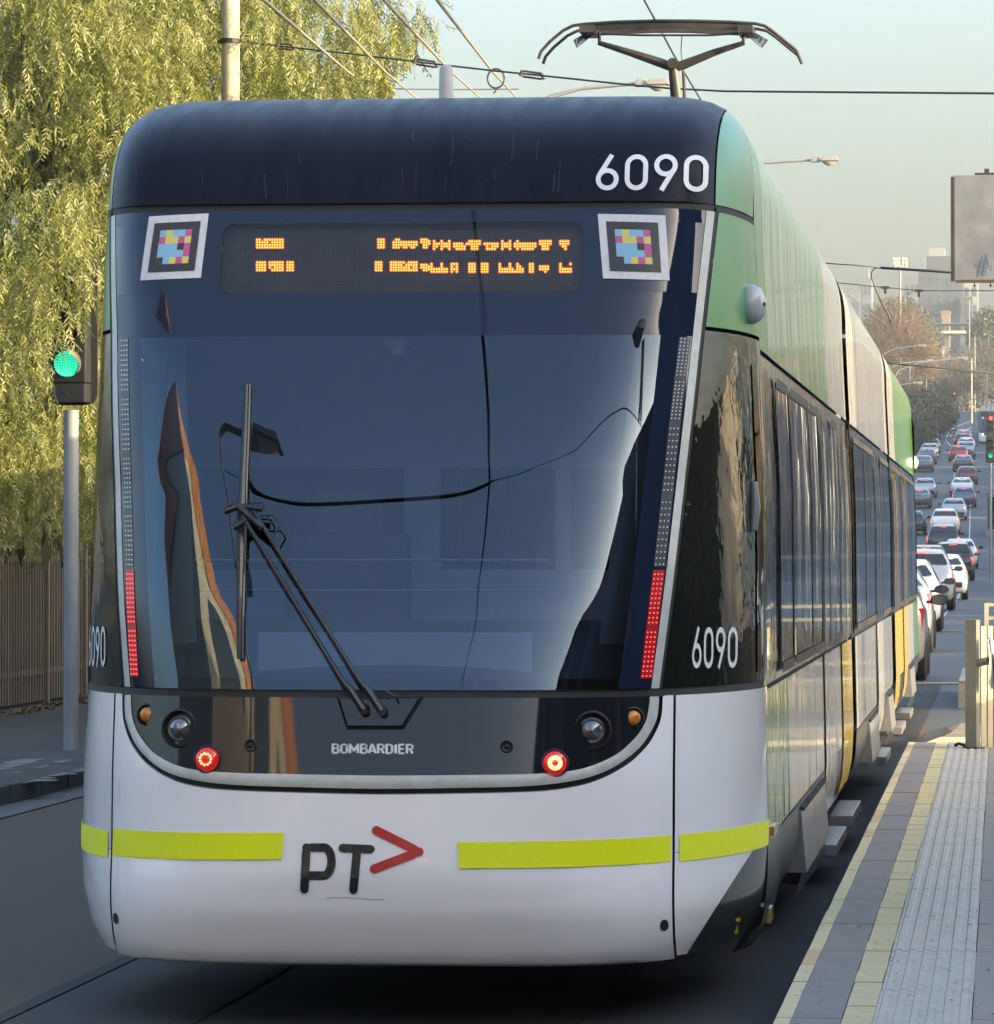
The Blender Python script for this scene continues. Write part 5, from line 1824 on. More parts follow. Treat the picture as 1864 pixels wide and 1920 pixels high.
# ------------------------------------------------------------------ CARS
_paint = {}
def paint(name, col, metal=.2):
    if name not in _paint:
        _paint[name] = M(name + '_car_paint', col, .28, metal=metal, coat=1.0, coat_rough=.03, var=.05, vscale=3)
    return _paint[name]
PAINTS = {'silver': (.42, .43, .43), 'white': (.74, .74, .72), 'black': (.015, .016, .018), 'red': (.26, .012, .014), 'darkred': (.10, .010, .012), 'grey': (.12, .13, .145), 'blue': (.10, .14, .20),
          'brown': (.045, .035, .03), 'champagne': (.42, .38, .31), 'darkgrey': (.05, .055, .062), 'paleblue': (.36, .41, .47)}
_carmesh = {}
# stations: y, z bottom, z belt, z roof, half width, half width at the roof
CT_ = {
 'hatch': dict(L=4.1, st=[(0, .42, .82, .86, .74, .66), (.10, .28, .96, 1.0, .84, .74), (.22, .22, 1.0, 1.14, .87, .72), (.62, .20, 1.0, 1.43, .875, .60), (1.2, .20, .98, 1.49, .875, .61), (2.2, .20, .97, 1.47, .875, .60), (2.75, .2, .96, 1.28, .87, .64), (3.2, .2, .96, .99, .86, .72), (3.8, .22, .84, .87, .82, .70), (4.1, .36, .62, .64, .66, .56)], rw=(2, 3)),
 'sedan': dict(L=4.7, st=[(0, .42, .86, .90, .76, .68), (.10, .28, 1.0, 1.03, .85, .74), (.25, .22, 1.04, 1.07, .89, .78), (.62, .20, 1.03, 1.08, .90, .76), (1.35, .20, 1.0, 1.40, .90, .58), (2.0, .20, .98, 1.45, .90, .59), (2.6, .20, .97, 1.41, .90, .58), (3.35, .2, .96, 1.0, .89, .72), (4.3, .22, .82, .85, .85, .72), (4.7, .36, .62, .64, .68, .58)], rw=(3, 4)),
 'suv': dict(L=4.5, st=[(0, .50, .92, .96, .78, .70), (.10, .34, 1.06, 1.10, .88, .78), (.22, .28, 1.10, 1.26, .91, .76), (.50, .26, 1.10, 1.62, .92, .66), (1.2, .26, 1.08, 1.70, .92, .66), (2.4, .26, 1.06, 1.66, .92, .64), (2.95, .26, 1.05, 1.44, .91, .68), (3.45, .26, 1.05, 1.09, .90, .76), (4.2, .28, .94, .98, .87, .74), (4.5, .42, .70, .72, .72, .62)], rw=(2, 3)),
}
def ring(s):
    y, zb, zl, zr, hw, hr = s
    half = [(0, zb), (hw * .86, zb), (hw * .97, zb + .10), (hw, zb + (zl - zb) * .45), (hw * .985, zl - .10), (hw * .94, zl), (hr + (hw * .94 - hr) * .28, zl + (zr - zl) * .72), (hr * .90, zr - .012), (hr * .55, zr), (0, zr + .006)]
    return [(x, y, z) for x, z in half] + [(-x, y, z) for x, z in reversed(half[1:-1])]
def carmeshes(kind):
    if kind in _carmesh:
        return _carmesh[kind]
    D = CT_[kind]; st = D['st']; res = {}
    keep = []
    def reg(part, o):
        res.setdefault(part, []).append(o.data); bpy.data.objects.remove(o)
    b = MB(); rings = [ring(s) for s in st]; N = len(rings[0])
    for r in rings: b.v += r
    for i in range(len(st) - 1):
        for k in range(N):
            b.f.append((i * N + k, (i + 1) * N + k, (i + 1) * N + (k + 1) % N, i * N + (k + 1) % N))
    b.f.append(tuple(range(N - 1, -1, -1))[::-1]); b.f.append(tuple((len(st) - 1) * N + k for k in range(N)))
    reg('body', b.build('body', None, None, smooth=True, recalc=True))
    a, c = D['rw']
    def gp(i, zt, s):   # a point of the glasshouse at station i
        y, zb, zl, zr, hw, hr = st[i]
        return y, zl, zr, hw, hr
    ya, zla, zra, hwa, hra = gp(a, 0, 1); yc, zlc, zrc, hwc_, hrc = gp(c, 0, 1)
    z0 = zra + .01; z1 = zrc - .07
    off = .018
    b = MB()
    y0 = ya; y1 = yc - (yc - ya) * .16
    b.grid(lambda u, v: ((2 * u - 1) * ((hra * .98) * (1 - v) + (hrc * .92) * v), y0 + (y1 - y0) * v - off, z0 + (z1 - z0) * v + off * .3), 6, 3)
    reg('rear_window', b.build('rear_window', None, None, smooth='all'))
    for sd in (-1, 1):
        b = MB(); iis = list(range(a + 1, len(st) - 3)) if kind != 'sedan' else [4, 5, 6]
        iis = [i for i in iis if st[i][3] - st[i][2] > .2]
        for j in range(len(iis) - 1):
            P = []
            for i, e in ((iis[j], .06), (iis[j + 1], -.06)):
                y, zb, zl, zr, hw, hr = st[i]
                for f_ in (.06, .72, .92):
                    x = (hr + (hw * .94 - hr) * .28) if f_ >= .72 else hw * .94
                    if f_ == .92: x = hr * .97
                    P.append((sd * (x + .008), y + e, zl + (zr - zl) * f_))
            b.add(P, [(0, 1, 4, 3), (1, 2, 5, 4)])
        reg('side_window', b.build('side_window', None, None))
        y, zb, zl, zr, hw, hr = st[1]
        zt = zl - .06; h = .26 if kind != 'suv' else .34
        b = MB(); b.add([(sd * hw * .52, -.0 + .035, zt), (sd * hw * 1.01, .10, zt + .04), (sd * hw * 1.03, .34, zt + .03), (sd * hw * 1.03, .30, zt - h * .6), (sd * hw * .99, .09, zt - h), (sd * hw * .62, .030, zt - h * .65)], [(0, 1, 4, 5), (1, 2, 3, 4)])
        reg('tail_lamp', b.build('tail_lamp', None, None))
        # mirror at the foot of the windscreen
        ym = [s[0] for s in st if s[3] - s[2] > .2][-1] - .05
        zm = 1.02 if kind != 'suv' else 1.14
        b = MB()
        b.lathe((sd * 1.02, ym + .06, zm), (0, -1, 0), [(-.10, .02), (-.06, .07), (0, .10), (.055, .098), (.06, .09)], 12)
        b.v = [((p[0] - sd * 1.02) * 1.25 + sd * 1.02, p[1], (p[2] - zm) * .75 + zm) for p in b.v]
        b.span((sd * .84, ym + .02, zm - .05), (sd * .96, ym + .08, zm - .01))
        reg('mirror', b.build('mirror', None, None, smooth=True))
        b = MB(); b.grid(lambda u, v: (sd * 1.02 + (u - .5) * .19, ym - .004, zm + (v - .5) * .115), 1, 1)
        reg('mirror_glass', b.build('mirror_glass', None, None))
    y, zb, zl, zr, hw, hr = st[c]
    b = MB(); b.span((-.16, y - (yc - ya) * .12 - .05, zr - .055), (.16, y - (yc - ya) * .12, zr - .025)) ; reg('brake_lamp', b.build('brake_lamp', None, None))
    b = MB(); b.span((-.19, -.004 + (.03 if kind == 'sedan' else .02), st[1][2] - .34), (.19, .055, st[1][2] - .23)); reg('number_plate', b.build('number_plate', None, None))
    b = MB(); b.span((-.70, -.015, st[0][1] - .02), (.70, .10, st[0][1] + .16)); reg('lower_bumper', b.build('lower_bumper', None, None, bevel=.03))
    R_ = .33 if kind != 'suv' else .36
    for yy in (.75, D['L'] - .82):
        for sd in (-1, 1):
            b = MB(); b.lathe((sd * (st[3][4] - .21), yy, R_), (sd, 0, 0), [(0, 0), (0, R_ * .93), (.02, R_), (.19, R_), (.215, R_ * .92), (.22, R_ * .66), (.20, R_ * .62), (.205, 0)], 20)
            reg('wheel', b.build('wheel', None, None, smooth=True))
    if kind == 'suv':
        for sd in (-1, 1):
            b = MB(); b.tube([(sd * .60, .7, 1.68), (sd * .60, .9, 1.735), (sd * .59, 2.2, 1.72), (sd * .58, 2.4, 1.67)], .018, 6); reg('roof_rail', b.build('roof_rail', None, None))
    _carmesh[kind] = res
    return res
def car(name, label, kind, colour, X, Y, lit=True, group=None, rotz=0.0):
    pm = paint(colour, PAINTS[colour], 0 if colour in ('white', 'red', 'darkred', 'black') else .35)
    t = thing(name, label, 'car', (X, Y, gz(Y) + .012), rotz, group)
    t.rotation_euler = (math.atan2(gz(Y + 4) - gz(Y), 4), 0, rotz)
    mm = {'body': pm, 'rear_window': mt['carglass'], 'side_window': mt['carglass'], 'tail_lamp': mt['carred'] if lit == 2 else mt['carred_off'], 'brake_lamp': mt['carred'] if lit else mt['carred_off'], 'mirror': mt['black'] if colour != 'white' else mt['dkgrey'],
          'mirror_glass': mt['carglass'], 'number_plate': mt['carplate'], 'lower_bumper': mt['dkgrey'], 'wheel': mt['tyre'], 'roof_rail': mt['dark_metal']}
    for part, ms in carmeshes(kind).items():
        for me in ms:
            o = bpy.data.objects.new(part, me); COL.objects.link(o); o.parent = t
            if len(me.materials) == 0: me.materials.append(None)
            o.material_slots[0].link = 'OBJECT'
            o.material_slots[0].material = mm[part]
    if lit == 1:   # running lamp glow inside the tail lamps
        D = CT_[kind]; y, zb, zl, zr, hw, hr = D['st'][1]
        for sd in (-1, 1):
            b = MB(); b.add([(sd * hw * .74, .028, zl - .12), (sd * hw * .94, .058, zl - .10), (sd * hw * .94, .058, zl - .20), (sd * hw * .76, .030, zl - .20)], [(0, 1, 2, 3)])
            b.build('lit_lamp', mt['carred'], t)
    return t
Q = 'cars queued behind the far end of the tram'
K = 'cars parked along the left of the hill road'
def px_x(px, Y): return at(px, 1000, Y).x
CARS = [
 ('silver car nearest behind the tram, half hidden by its far end', 'hatch', 'champagne', -1.84, 60.5, 1, Q),
 ('silver car second behind the tram with a lit red tail lamp', 'sedan', 'silver', -2.02, 77, 2, Q),
 ('cream white car third behind the tram, below the grey hatchback roofs', 'hatch', 'white', -2.10, 97, 2, Q),
 ('silver tall wagon beside the white hatchback, behind the cream car', 'suv', 'silver', -2.22, 131, 2, Q),
 ('white hatchback with red tail lamps, rightmost of the near queue', 'hatch', 'white', -1.98, 156, 2, Q),
 ('dark red tall wagon with a wide lit brake bar under its roof edge', 'suv', 'darkred', -2.95, 186, 2, Q),
 ('dark brown four wheel drive behind the white hatchback', 'suv', 'brown', -2.10, 206, 2, Q),
 ('white car partly hidden by the dark brown four wheel drive', 'hatch', 'white', -2.05, 236, 2, Q),
 ('black flat topped car between the brown four wheel drive and the white wagon', 'suv', 'black', -3.2, 262, 2, Q),
 ('white tall wagon with a dark rear window and lit high brake lamp', 'suv', 'white', px_x(1772, 298), 298, 2, Q),
 ('pale car just behind the white tall wagon on the hill', 'hatch', 'paleblue', px_x(1789, 325), 325, 0, Q),
 ('blue car half hidden behind the white saloon on the hill', 'hatch', 'blue', px_x(1808, 348), 348, 2, Q),
 ('white saloon with a sloping boot in front of the dark red hatchback', 'sedan', 'white', px_x(1804, 368), 368, 0, Q),
 ('dark red hatchback behind the white saloon on the hill', 'hatch', 'darkred', px_x(1813, 392), 392, 0, Q),
 ('dark car with a pale roof behind the dark red hatchback', 'sedan', 'darkgrey', px_x(1806, 421), 421, 2, Q),
 ('bright red hatchback to the left of the white hatchback on the hill', 'hatch', 'red', px_x(1797, 446), 446, 2, Q),
 ('white hatchback to the right of the bright red one on the hill', 'hatch', 'paleblue', px_x(1812, 458), 458, 0, Q),
 ('white saloon with three lit brake lamps high in the queue', 'sedan', 'white', px_x(1812, 472), 472, 2, Q),
 ('dark red car with three lit brake lamps near the top of the queue', 'hatch', 'darkred', px_x(1805, 485), 485, 2, Q),
 ('silver car at the top of the queue before the curved rails', 'sedan', 'silver', px_x(1807, 498), 498, 2, Q),
 ('far car with glowing red lamps waiting under the red signal', 'suv', 'grey', px_x(1778, 592), 592, 2, Q),
 ('grey saloon with lit brake lamps in the left lane beside the tram end', 'sedan', 'grey', px_x(1723, 346), 346, 1, K),
 ('white car behind the grey saloon in the left lane', 'hatch', 'paleblue', px_x(1735, 366), 366, 0, K),
 ('dark car just showing past the tram end in the left lane', 'hatch', 'darkgrey', px_x(1710, 300), 300, 0, K),
 ('grey saloon lowest of the parked row under the dark trees', 'sedan', 'grey', px_x(1731, 420), 420, 0, K),
 ('dark saloon second in the parked row under the dark trees', 'sedan', 'darkgrey', px_x(1738, 438), 438, 0, K),
 ('silver roofed car third in the parked row under the dark trees', 'hatch', 'silver', px_x(1743, 453), 453, 0, K),
 ('pale car fourth in the parked row under the dark trees', 'sedan', 'paleblue', px_x(1747, 468), 468, 0, K),
 ('black tall car at the head of the parked row under the dark trees', 'suv', 'black', px_x(1746, 486), 486, 0, K),
]
for lb, kd, cl, X, Y, lit, g in CARS:
    car('car', lb, kd, cl, X, Y, lit, g)

# ------------------------------------------------------------------ THE SECOND TRAM, FAR UP THE HILL
FY = 496.0
fx = at(1858, 800, FY).x
ft = thing('tram', 'distant tram with an orange destination sign coming down the hill at the right edge', 'tram', (fx, FY, gz(FY) + .02))
ft.rotation_euler = (math.atan2(gz(FY + 15) - gz(FY), 15), 0, 0)
def fpatch(name, xa, xb, za, zb, mat, off=0.0, nx=24, nz=8, top=False):
    b = MB()
    def fn(u, v):
        z = za + (zb - za) * v
        x = xa + (xb - xa) * u
        if top:
            z = za + (ztop(x) - .002 - za) * math.sin(v * math.pi / 2)
        x = max(-xmax(z) if not top else -1.23, min(xmax(z) if not top else 1.23, x))
        return (x, G(x, z) - off, z)
    b.grid(fn, nx, nz)
    return b.build(name, mat, ft, smooth='all')
fpatch('bumper', -1.33, 1.33, .29, 1.18, mt['white'])
fpatch('windscreen', -1.33, 1.33, 1.19, 2.96, mt['frit'])
fpatch('roof_head', -1.23, 1.23, 2.97, 3.4, mt['navy'], top=True)
fpatch('lamp_panel', -.9, .9, .95, 1.17, mt['hood'], .006)
fpatch('reflective_tape', -.95, -.3, .60, .70, mt['hivis'], .006)
fpatch('reflective_tape', .3, .95, .60, .70, mt['hivis'], .006)
m_hl = M('lit_headlamp', (1, 1, .9), .3, emit=(1, .95, .75), estr=.8)
for sx in (-.78, .78):
    b = MB(); b.lathe((sx, G(sx, 1.02) - .01, 1.02), (0, -1, 0), [(0, .11), (.02, .09), (.03, 0)], 14); b.build('headlamp', m_hl, ft)
m_ds = M('lit_orange_sign', (1, .4, .1), .4, emit=(1, .40, .08), estr=.4)
for q in range(7):
    fpatch('sign_letter', -.42 + q * .13, -.33 + q * .13, 2.66, 2.80, m_ds, .01, 2, 2)
fpatch('sticker', -.92, -.72, 2.62, 2.84, mt['cabpale'], .01, 2, 2)
b = MB()
b.add([(-1.3, 1.6, .3), (1.3, 1.6, .3), (1.3, 1.6, 2.5), (1.25, 1.9, 3.2), (.9, 1.9, 3.42), (-.9, 1.9, 3.42), (-1.25, 1.9, 3.2), (-1.3, 1.6, 2.5)] + [(x, 32, z) for x, z in ((-1.3, .3), (1.3, .3), (1.3, 2.5), (1.25, 3.2), (.9, 3.42), (-.9, 3.42), (-1.25, 3.2), (-1.3, 2.5))],
      [(i, (i + 1) % 8, 8 + (i + 1) % 8, 8 + i) for i in range(8)] + [tuple(range(15, 7, -1))])
b.build('body', mt['grey_side'], ft)
b = MB(); b.tube([(-.8, 14, 4.6), (-.5, 14, 4.95), (.5, 14, 4.95), (.8, 14, 4.6)], .04, 6); b.tube([(0, 14, 4.95), (0, 15.5, 4.1), (0, 14, 3.4)], .05, 6); b.build('pantograph', mt['dark_metal'], ft)

# far signals
for (lb, px, py, Y, lit, side) in (('red traffic signal hanging on a curved mast in front of the far trees', 1790, 738, 520, 'red', 0), ('red traffic signal in front of the distant tram at the right edge', 1858, 784, 250, 'red', 0), ('green traffic signal low at the right edge beside the queue', 1857.5, 854, 205, 'green', 0)):
    q = at(px, py, Y)
    h = q.z - gz(Y)
    zc_off = {'red': (1.24 / 2 - .16) - 1.24 / 2 + .17 + .15 + 2 * .285, 'green': (1.24 / 2 - .16) - 1.24 / 2 + .17 + .15}[lit]
    signal(lb, (q.x, Y, gz(Y)), h - zc_off, lit)
q = at(1790, 716, 520); q2 = at(1797, 697, 520); q3 = at(1850, 700, 520)
mast = thing('mast_arm', 'dark curved mast arm above the far red signal', 'mast', tuple(q))
b = MB(); b.tube([Vector((0, 0, 0)), Vector((.05, 0, .6)), q2 - q, q3 - q], .05, 6); b.build('boom', mt['dark_metal'], mast); b = MB(); b.tube([q3 - q, (q3 - q) - Vector((0, 0, q3.z - gz(520)))], .09, 8); b.build('mast', m_lpole, mast)
# shelter frame and poles at the right edge of the hill road
sh = at(1850, 905, 300)
she = thing('stop_shelter', 'pale metal frame of a tram stop at the right edge of the hill road', 'shelter', (sh.x, 300, gz(300)))
b = MB()
for x in (0, .55, 1.4): b.span((x, 0, 0), (x + .07, .07, 2.6)); b.span((x, 6, 0), (x + .07, 6.07, 2.6))
b.span((-.05, -.1, 2.6), (1.6, 6.2, 2.7)); b.build('frame', m_lpole, she)
b = MB(); b.span((-.1, -.6, -.1), (2, 9, .28)); b.build('kerb_base', m_conc, she)
b = MB(); b.span((.09, .02, .4), (1.38, .04, 2.4)); b.build('glass_panel', mt['sideglass'], she)
rb = at(1846, 1322, 50)
rail_o = thing('guard_rail', 'pale metal guard rail beside the shrubs at the right edge', 'railing', (rb.x, 50.2, 0))
b = MB()
for z in (.35, .52, .96, 1.10): b.span((0, -.02, z), (2.0, .02, z + .035))
for x in (0, .9, 1.8): b.span((x, -.025, .16), (x + .045, .025, 1.13))
b.build('rail_frame', M('pale_rail_paint', (.42, .38, .30), .6, var=.2), rail_o)
b2 = bush('shrub', 'dry brown shrub in the concrete planter at the right edge', (rb.x + 1.0, 54.0, .14), (1.1, 1.8, .42), 2600, .07, leaf_mat('dry_leaf', (.13, .10, .06), (.24, .19, .11), .2), trunk=True, seed=9)

# ------------------------------------------------------------------ FAR TREES, BUILDINGS, TOWER
m_twig = M('bare_twig', (.15, .095, .052), .9, var=.35, vscale=1.2)
m_twig2 = M('grey_twig', (.085, .070, .055), .9, var=.35, vscale=1.2)
def bare_tree(label, base, rad, h, n, mat, seed, group='bare winter trees on the hill'):
    t = thing('bare_tree', label, 'tree', base, 0, group)
    g = random.Random(seed)
    b = MB(); b.tube([(0, 0, -1), (.1, 0, h * .25), (0, .1, h * .5)], [.32, .26, .18], 8)
    for i in range(9):
        a = i * .7
        b.tube([(0, 0, h * .22), (math.cos(a) * rad * .3, math.sin(a) * rad * .3, h * .5), (math.cos(a) * rad * .62, math.sin(a) * rad * .62, h * .78)], [.16, .10, .04], 5)
    b.build('trunk', m_bark, t, smooth=True)
    u = NPR.normal(size=(n, 3)); u[:, 2] = np.abs(u[:, 2]) * .9 - .25; u /= np.linalg.norm(u, axis=1)[:, None]
    rr = NPR.uniform(.35, 1.0, n) ** .6
    cen = np.array([0, 0, h * .45])
    k = .85 + .3 * vnoise(u * 3 + seed, 1.0, seed)
    p1 = cen + u * np.array([rad, rad, h * .55]) * (rr * k)[:, None]
    d = u + NPR.normal(0, .45, (n, 3)) + np.array([0, 0, .25]); d /= np.linalg.norm(d, axis=1)[:, None]
    L = NPR.uniform(.5, 1.5, n)[:, None] * rad * .16
    w = np.cross(d, NPR.normal(size=(n, 3))); w /= np.linalg.norm(w, axis=1)[:, None]
    w *= NPR.uniform(.006, .020, n)[:, None] * rad * .28
    V = np.stack([p1 - d * L - w, p1 - d * L + w, p1 + d * L + w * .4, p1 + d * L - w * .4], 1).reshape(-1, 3)
    np_mesh('crown', V, np.arange(n * 4).reshape(n, 4), mat, t, kind='stuff')
    return t
def far_base(px, Y): return (at(px, 600, Y).x, Y, gz(Y))
def htop(py, Y): return at(1700, py, Y).z - gz(Y)
bare_tree('large russet bare tree with a rounded crown right of the tram roofs', far_base(1682, 560), 4.9, htop(557, 560), 9000, m_twig, 1)
bare_tree('grey brown bare tree on the hill right of the large russet tree', far_base(1785, 640), 5.2, htop(672, 640), 5000, m_twig2, 2)
bare_tree('grey brown bare tree at the right edge of the far hill', far_base(1845, 660), 5.0, htop(640, 660), 5000, m_twig2, 3)
bare_tree('low brown bare tree beneath the large russet one', far_base(1735, 610), 4.5, htop(690, 610), 5000, m_twig2, 4)
bare_tree('low bare tree just past the green end of the tram', far_base(1690, 520), 3.6, htop(690, 520), 4000, m_twig2, 5)
m_far = leaf_mat('far_leaf', (.022, .032, .018), (.05, .06, .028), .15)
m_far2 = leaf_mat('far_olive_leaf', (.035, .042, .02), (.085, .095, .035), .15)
bush('roadside_tree', 'dark dense bush left of the hill road above the parked row', (*far_base(1738, 520)[:2], gz(520)), (3.2, 4, 2.6), 6000, .35, m_dkleaf, 'tree', 'dark bushes by the hill road', seed=21)
bush('roadside_tree', 'dark low bush above the parked row nearest the tram end', (*far_base(1712, 470)[:2], gz(470)), (2.6, 4, 2.4), 5000, .35, m_dkleaf, 'tree', 'dark bushes by the hill road', seed=22)
bush('roadside_tree', 'dark bush between the hill road and the far red signal', (*far_base(1760, 545)[:2], gz(545)), (1.7, 3, 1.7), 4000, .3, m_dkleaf, 'tree', 'dark bushes by the hill road', seed=23)
bush('broad_tree', 'dark green tree under the grey sign panel at the right edge', (*far_base(1858, 780)[:2], gz(780) + 8), (4.2, 5, 5.0), 7000, .45, m_far2, 'tree', 'broad trees on the skyline', seed=24)
bush('broad_tree', 'grey green tree behind the top of the large russet tree', (*far_base(1690, 800)[:2], gz(800) + 8), (6.2, 6, 6.2), 7000, .5, m_far, 'tree', 'broad trees on the skyline', seed=25)
bush('broad_tree', 'small green tree on the right shoulder of the large russet tree', (*far_base(1735, 760)[:2], gz(760) + 7), (2.8, 4, 4.2), 4000, .4, m_far2, 'tree', 'broad trees on the skyline', seed=26)
n = 14000
p = np.stack([NPR.uniform(-60, 10, n), NPR.uniform(665, 900, n), np.zeros(n)], 1)
p[:, 2] = np.interp(p[:, 1], _py, _pz) + NPR.uniform(0, 1, n) * np.interp(p[:, 1], [665, 760, 900], [6.5, 9, 6]) * (.4 + .9 * vnoise(p, .12, 3))
vv, ff = scatter([leaf_card(.8, .5), leaf_card(1.1, .45)], p, NPR.uniform(0, 6.283, n), NPR.uniform(0, 3.14, n), NPR.uniform(.6, 1.3, n))
np_mesh('hill_scrub', vv, ff, leaf_mat('scrub_leaf', (.032, .030, .024), (.07, .06, .042), .15), None, kind='stuff')

m_bw = {k: M(k + '_far_wall', c, .8, var=.12, vscale=.2) for k, c in {'slate': (.045, .052, .062), 'grey': (.10, .105, .11), 'pale': (.20, .20, .195), 'cream': (.36, .33, .27), 'brown': (.20, .14, .10)}.items()}
m_win = M('far_window', (.05, .06, .075), .15, spec=.6)
def tower(label, px0, px1, py0, Y, mat, depth=25, rows=6, cols=4, base_z=None, cap=None):
    a, c = at(px0, py0, Y), at(px1, py0, Y)
    zb = gz(Y) - 2 if base_z is None else base_z
    t = thing('building', label, 'building', ((a.x + c.x) / 2, Y, zb), 0, 'buildings on the far skyline')
    w, h = c.x - a.x, a.z - zb
    b = MB(); b.span((-w / 2, 0, 0), (w / 2, depth, h)); b.build('wall', mat, t)
    b = MB(); b.span((-w / 2 - .15, -.15, h), (w / 2 + .15, depth, h + .5)); b.build('parapet', mat, t)
    for r in range(rows):
        for k in range(cols):
            x0 = -w / 2 + w * (k + .2) / cols; x1 = -w / 2 + w * (k + .8) / cols
            z0 = h * (1 - (r + .85) / (rows + 1)); z1 = h * (1 - (r + .35) / (rows + 1))
            b = MB(); b.span((x0, -.12, z0), (x1, .1, z1)); b.build('window', m_win, t)
    if cap:
        b = MB(); b.span((-w * cap, 2, h + .5), (w * cap, depth * .7, h + 4)); b.build('plant_room', mat, t)
    return t
tower('slate grey office block behind the hanging rod, largest on the skyline', 1722, 1806, 508, 1250, m_bw['slate'], rows=8, cols=5, cap=.32)
tower('slate grey slab stepping down right of the largest office block', 1800, 1822, 560, 1240, m_bw['slate'], rows=6, cols=2)
tower('pale tower with sunlit top left of the grey sign panel', 1735, 1778, 488, 1500, m_bw['pale'], rows=10, cols=4, cap=.35)
tower('pale blue grey block left of the largest office block', 1696, 1726, 522, 1450, m_bw['grey'], rows=8, cols=3)
tower('faint grey tower above the tram roof gap, leftmost on the skyline', 1611, 1634, 524, 1550, m_bw['grey'], rows=8, cols=3, cap=.25)
tower('low faint block between the leftmost tower and the tram roof', 1590, 1612, 545, 1500, m_bw['grey'], rows=4, cols=3)
tower('pale narrow tower below the grey sign panel', 1806, 1834, 528, 1400, m_bw['pale'], rows=8, cols=2)
tower('low brown building at the foot of the slate office block', 1765, 1781, 587, 1000, m_bw['brown'], rows=2, cols=2, depth=10)
# bridge deck across the far end
for i, (py, Y, lb) in enumerate(((623, 860, 'pale sunlit overpass across the far end of the street'), (607, 900, 'thin grey upper rail of the overpass'))):
    a, c = at(1700, py, Y), at(2000, py, Y)
    t = thing('overpass', lb, 'bridge', tuple(a))
    b = MB(); b.span((0, 0, -.25 if i == 0 else -.12), (c.x - a.x, 8, .25 if i == 0 else .12)); b.build('deck', m_bw['cream'] if i == 0 else m_bw['grey'], t)
    for k in range(6 if i == 0 else 0):
        b = MB(); b.span((2 + k * 5, 1, -9), (2.5 + k * 5, 2, -.2)); b.build('pier', m_bw['grey'], t)
# phone mast
pb = at(1688, 560, 640)
ph = thing('phone_mast', 'pale phone mast with a cluster of aerials above the russet tree', 'mast', (pb.x, 640, gz(640)))
hz = at(1688, 484, 640).z - gz(640)
b = MB(); b.tube([(0, 0, 0), (0, 0, hz - 1)], [.20, .13], 8); b.build('pole', m_lpole, ph)
m_ant = M('aerial_panel', (.60, .55, .44), .6, var=.1)
for k in range(8):
    x = -.85 + 1.75 * k / 7
    b = MB(); b.box((x, rnd.uniform(-.4, .4), hz - .55 + rnd.uniform(-.1, .1)), (.18, .10, 1.25)); b.build('aerial', m_ant, ph)
b = MB(); b.span((-.9, -.05, hz - .95), (.9, .05, hz - .85)); b.span((-.9, -.05, hz - .35), (.9, .05, hz - .28)); b.build('bracket', m_lpole, ph)
# poles along the hill
for i, (px, py, Y, lb) in enumerate(((1822, 672, 570, 'tall pale pole at the right of the hill road, in front of the bare trees'), (1828, 630, 640, 'pale pole rising beside the overpass at the right'), (1706, 682, 545, 'pale pole just above the green end of the tram'), (1737, 695, 560, 'short pale pole in front of the low bare tree'), (1818, 562, 700, 'slender lamp pole against the slate office block'))):
    q = at(px, py, Y)
    t = thing('pole', lb, 'pole', (q.x, Y, gz(Y)), 0, 'poles along the hill road')
    b = MB(); b.tube([(0, 0, 0), (0, 0, q.z - gz(Y))], [.11, .07], 8); b.build('shaft', m_lpole if i != 0 else m_timber, t)
    b = MB(); b.span((-.4, -.05, q.z - gz(Y) - .45), (.4, .05, q.z - gz(Y) - .36)); b.build('crossarm', m_lpole, t)

# ------------------------------------------------------------------ THE STREET ON THE RIGHT AND BEHIND THE CAMERA (shade and reflections)
m_brick = M('dark_brick', (.10, .06, .045), .85, var=.25, vscale=2, bump=.01, bscale=20)
m_render = M('cream_render', (.62, .54, .40), .8, var=.12, vscale=.8)
m_orange = M('orange_cladding', (.55, .19, .05), .6, var=.1, vscale=.8)
m_dark = M('dark_cladding', (.035, .035, .036), .4, var=.2, vscale=1.0)
m_shop = M('shop_glass', (.02, .025, .03), .05, spec=.7)
def block(label, x0, x1, y0, y1, h, mat, face, nwin, rows, trim=None, cap=.35):
    t = thing('street_building', label, 'building', ((x0 + x1) / 2, (y0 + y1) / 2, 0), 0, None)
    X0, X1, Y0, Y1 = x0 - (x0 + x1) / 2, x1 - (x0 + x1) / 2, y0 - (y0 + y1) / 2, y1 - (y0 + y1) / 2
    b = MB(); b.span((X0, Y0, 0), (X1, Y1, h)); b.build('wall', mat, t)
    b = MB(); b.span((X0 - .12, Y0 - .12, h), (X1 + .12, Y1 + .12, h + cap)); b.build('parapet', trim or mat, t)
    fx_ = X1 if face > 0 else X0
    for r in range(rows):
        for k in range(nwin):
            ya = Y0 + (Y1 - Y0) * (k + .18) / nwin; yb = Y0 + (Y1 - Y0) * (k + .82) / nwin
            za = h * (r + .18) / rows; zb = h * (r + .80) / rows
            b = MB(); b.span((fx_ - .06 if face < 0 else fx_ - .1, ya, za), (fx_ + .06 if face > 0 else fx_ + .1, yb, zb)); b.build('window', m_shop, t)
    return t
block('dark brick shop row along the right of the street behind the camera', 11, 22, -60, 20.3, 10.0, m_brick, -1, 9, 2)
block('cream rendered apartment block left of the street behind the camera', -22, -10.2, -22, 9.1, 9.5, m_render, 1, 4, 2, m_orange, 1.2)
block('dark clad block left of the street beyond the cream apartments', -22, -10.4, -40, -22.5, 11, m_dark, 1, 4, 3)
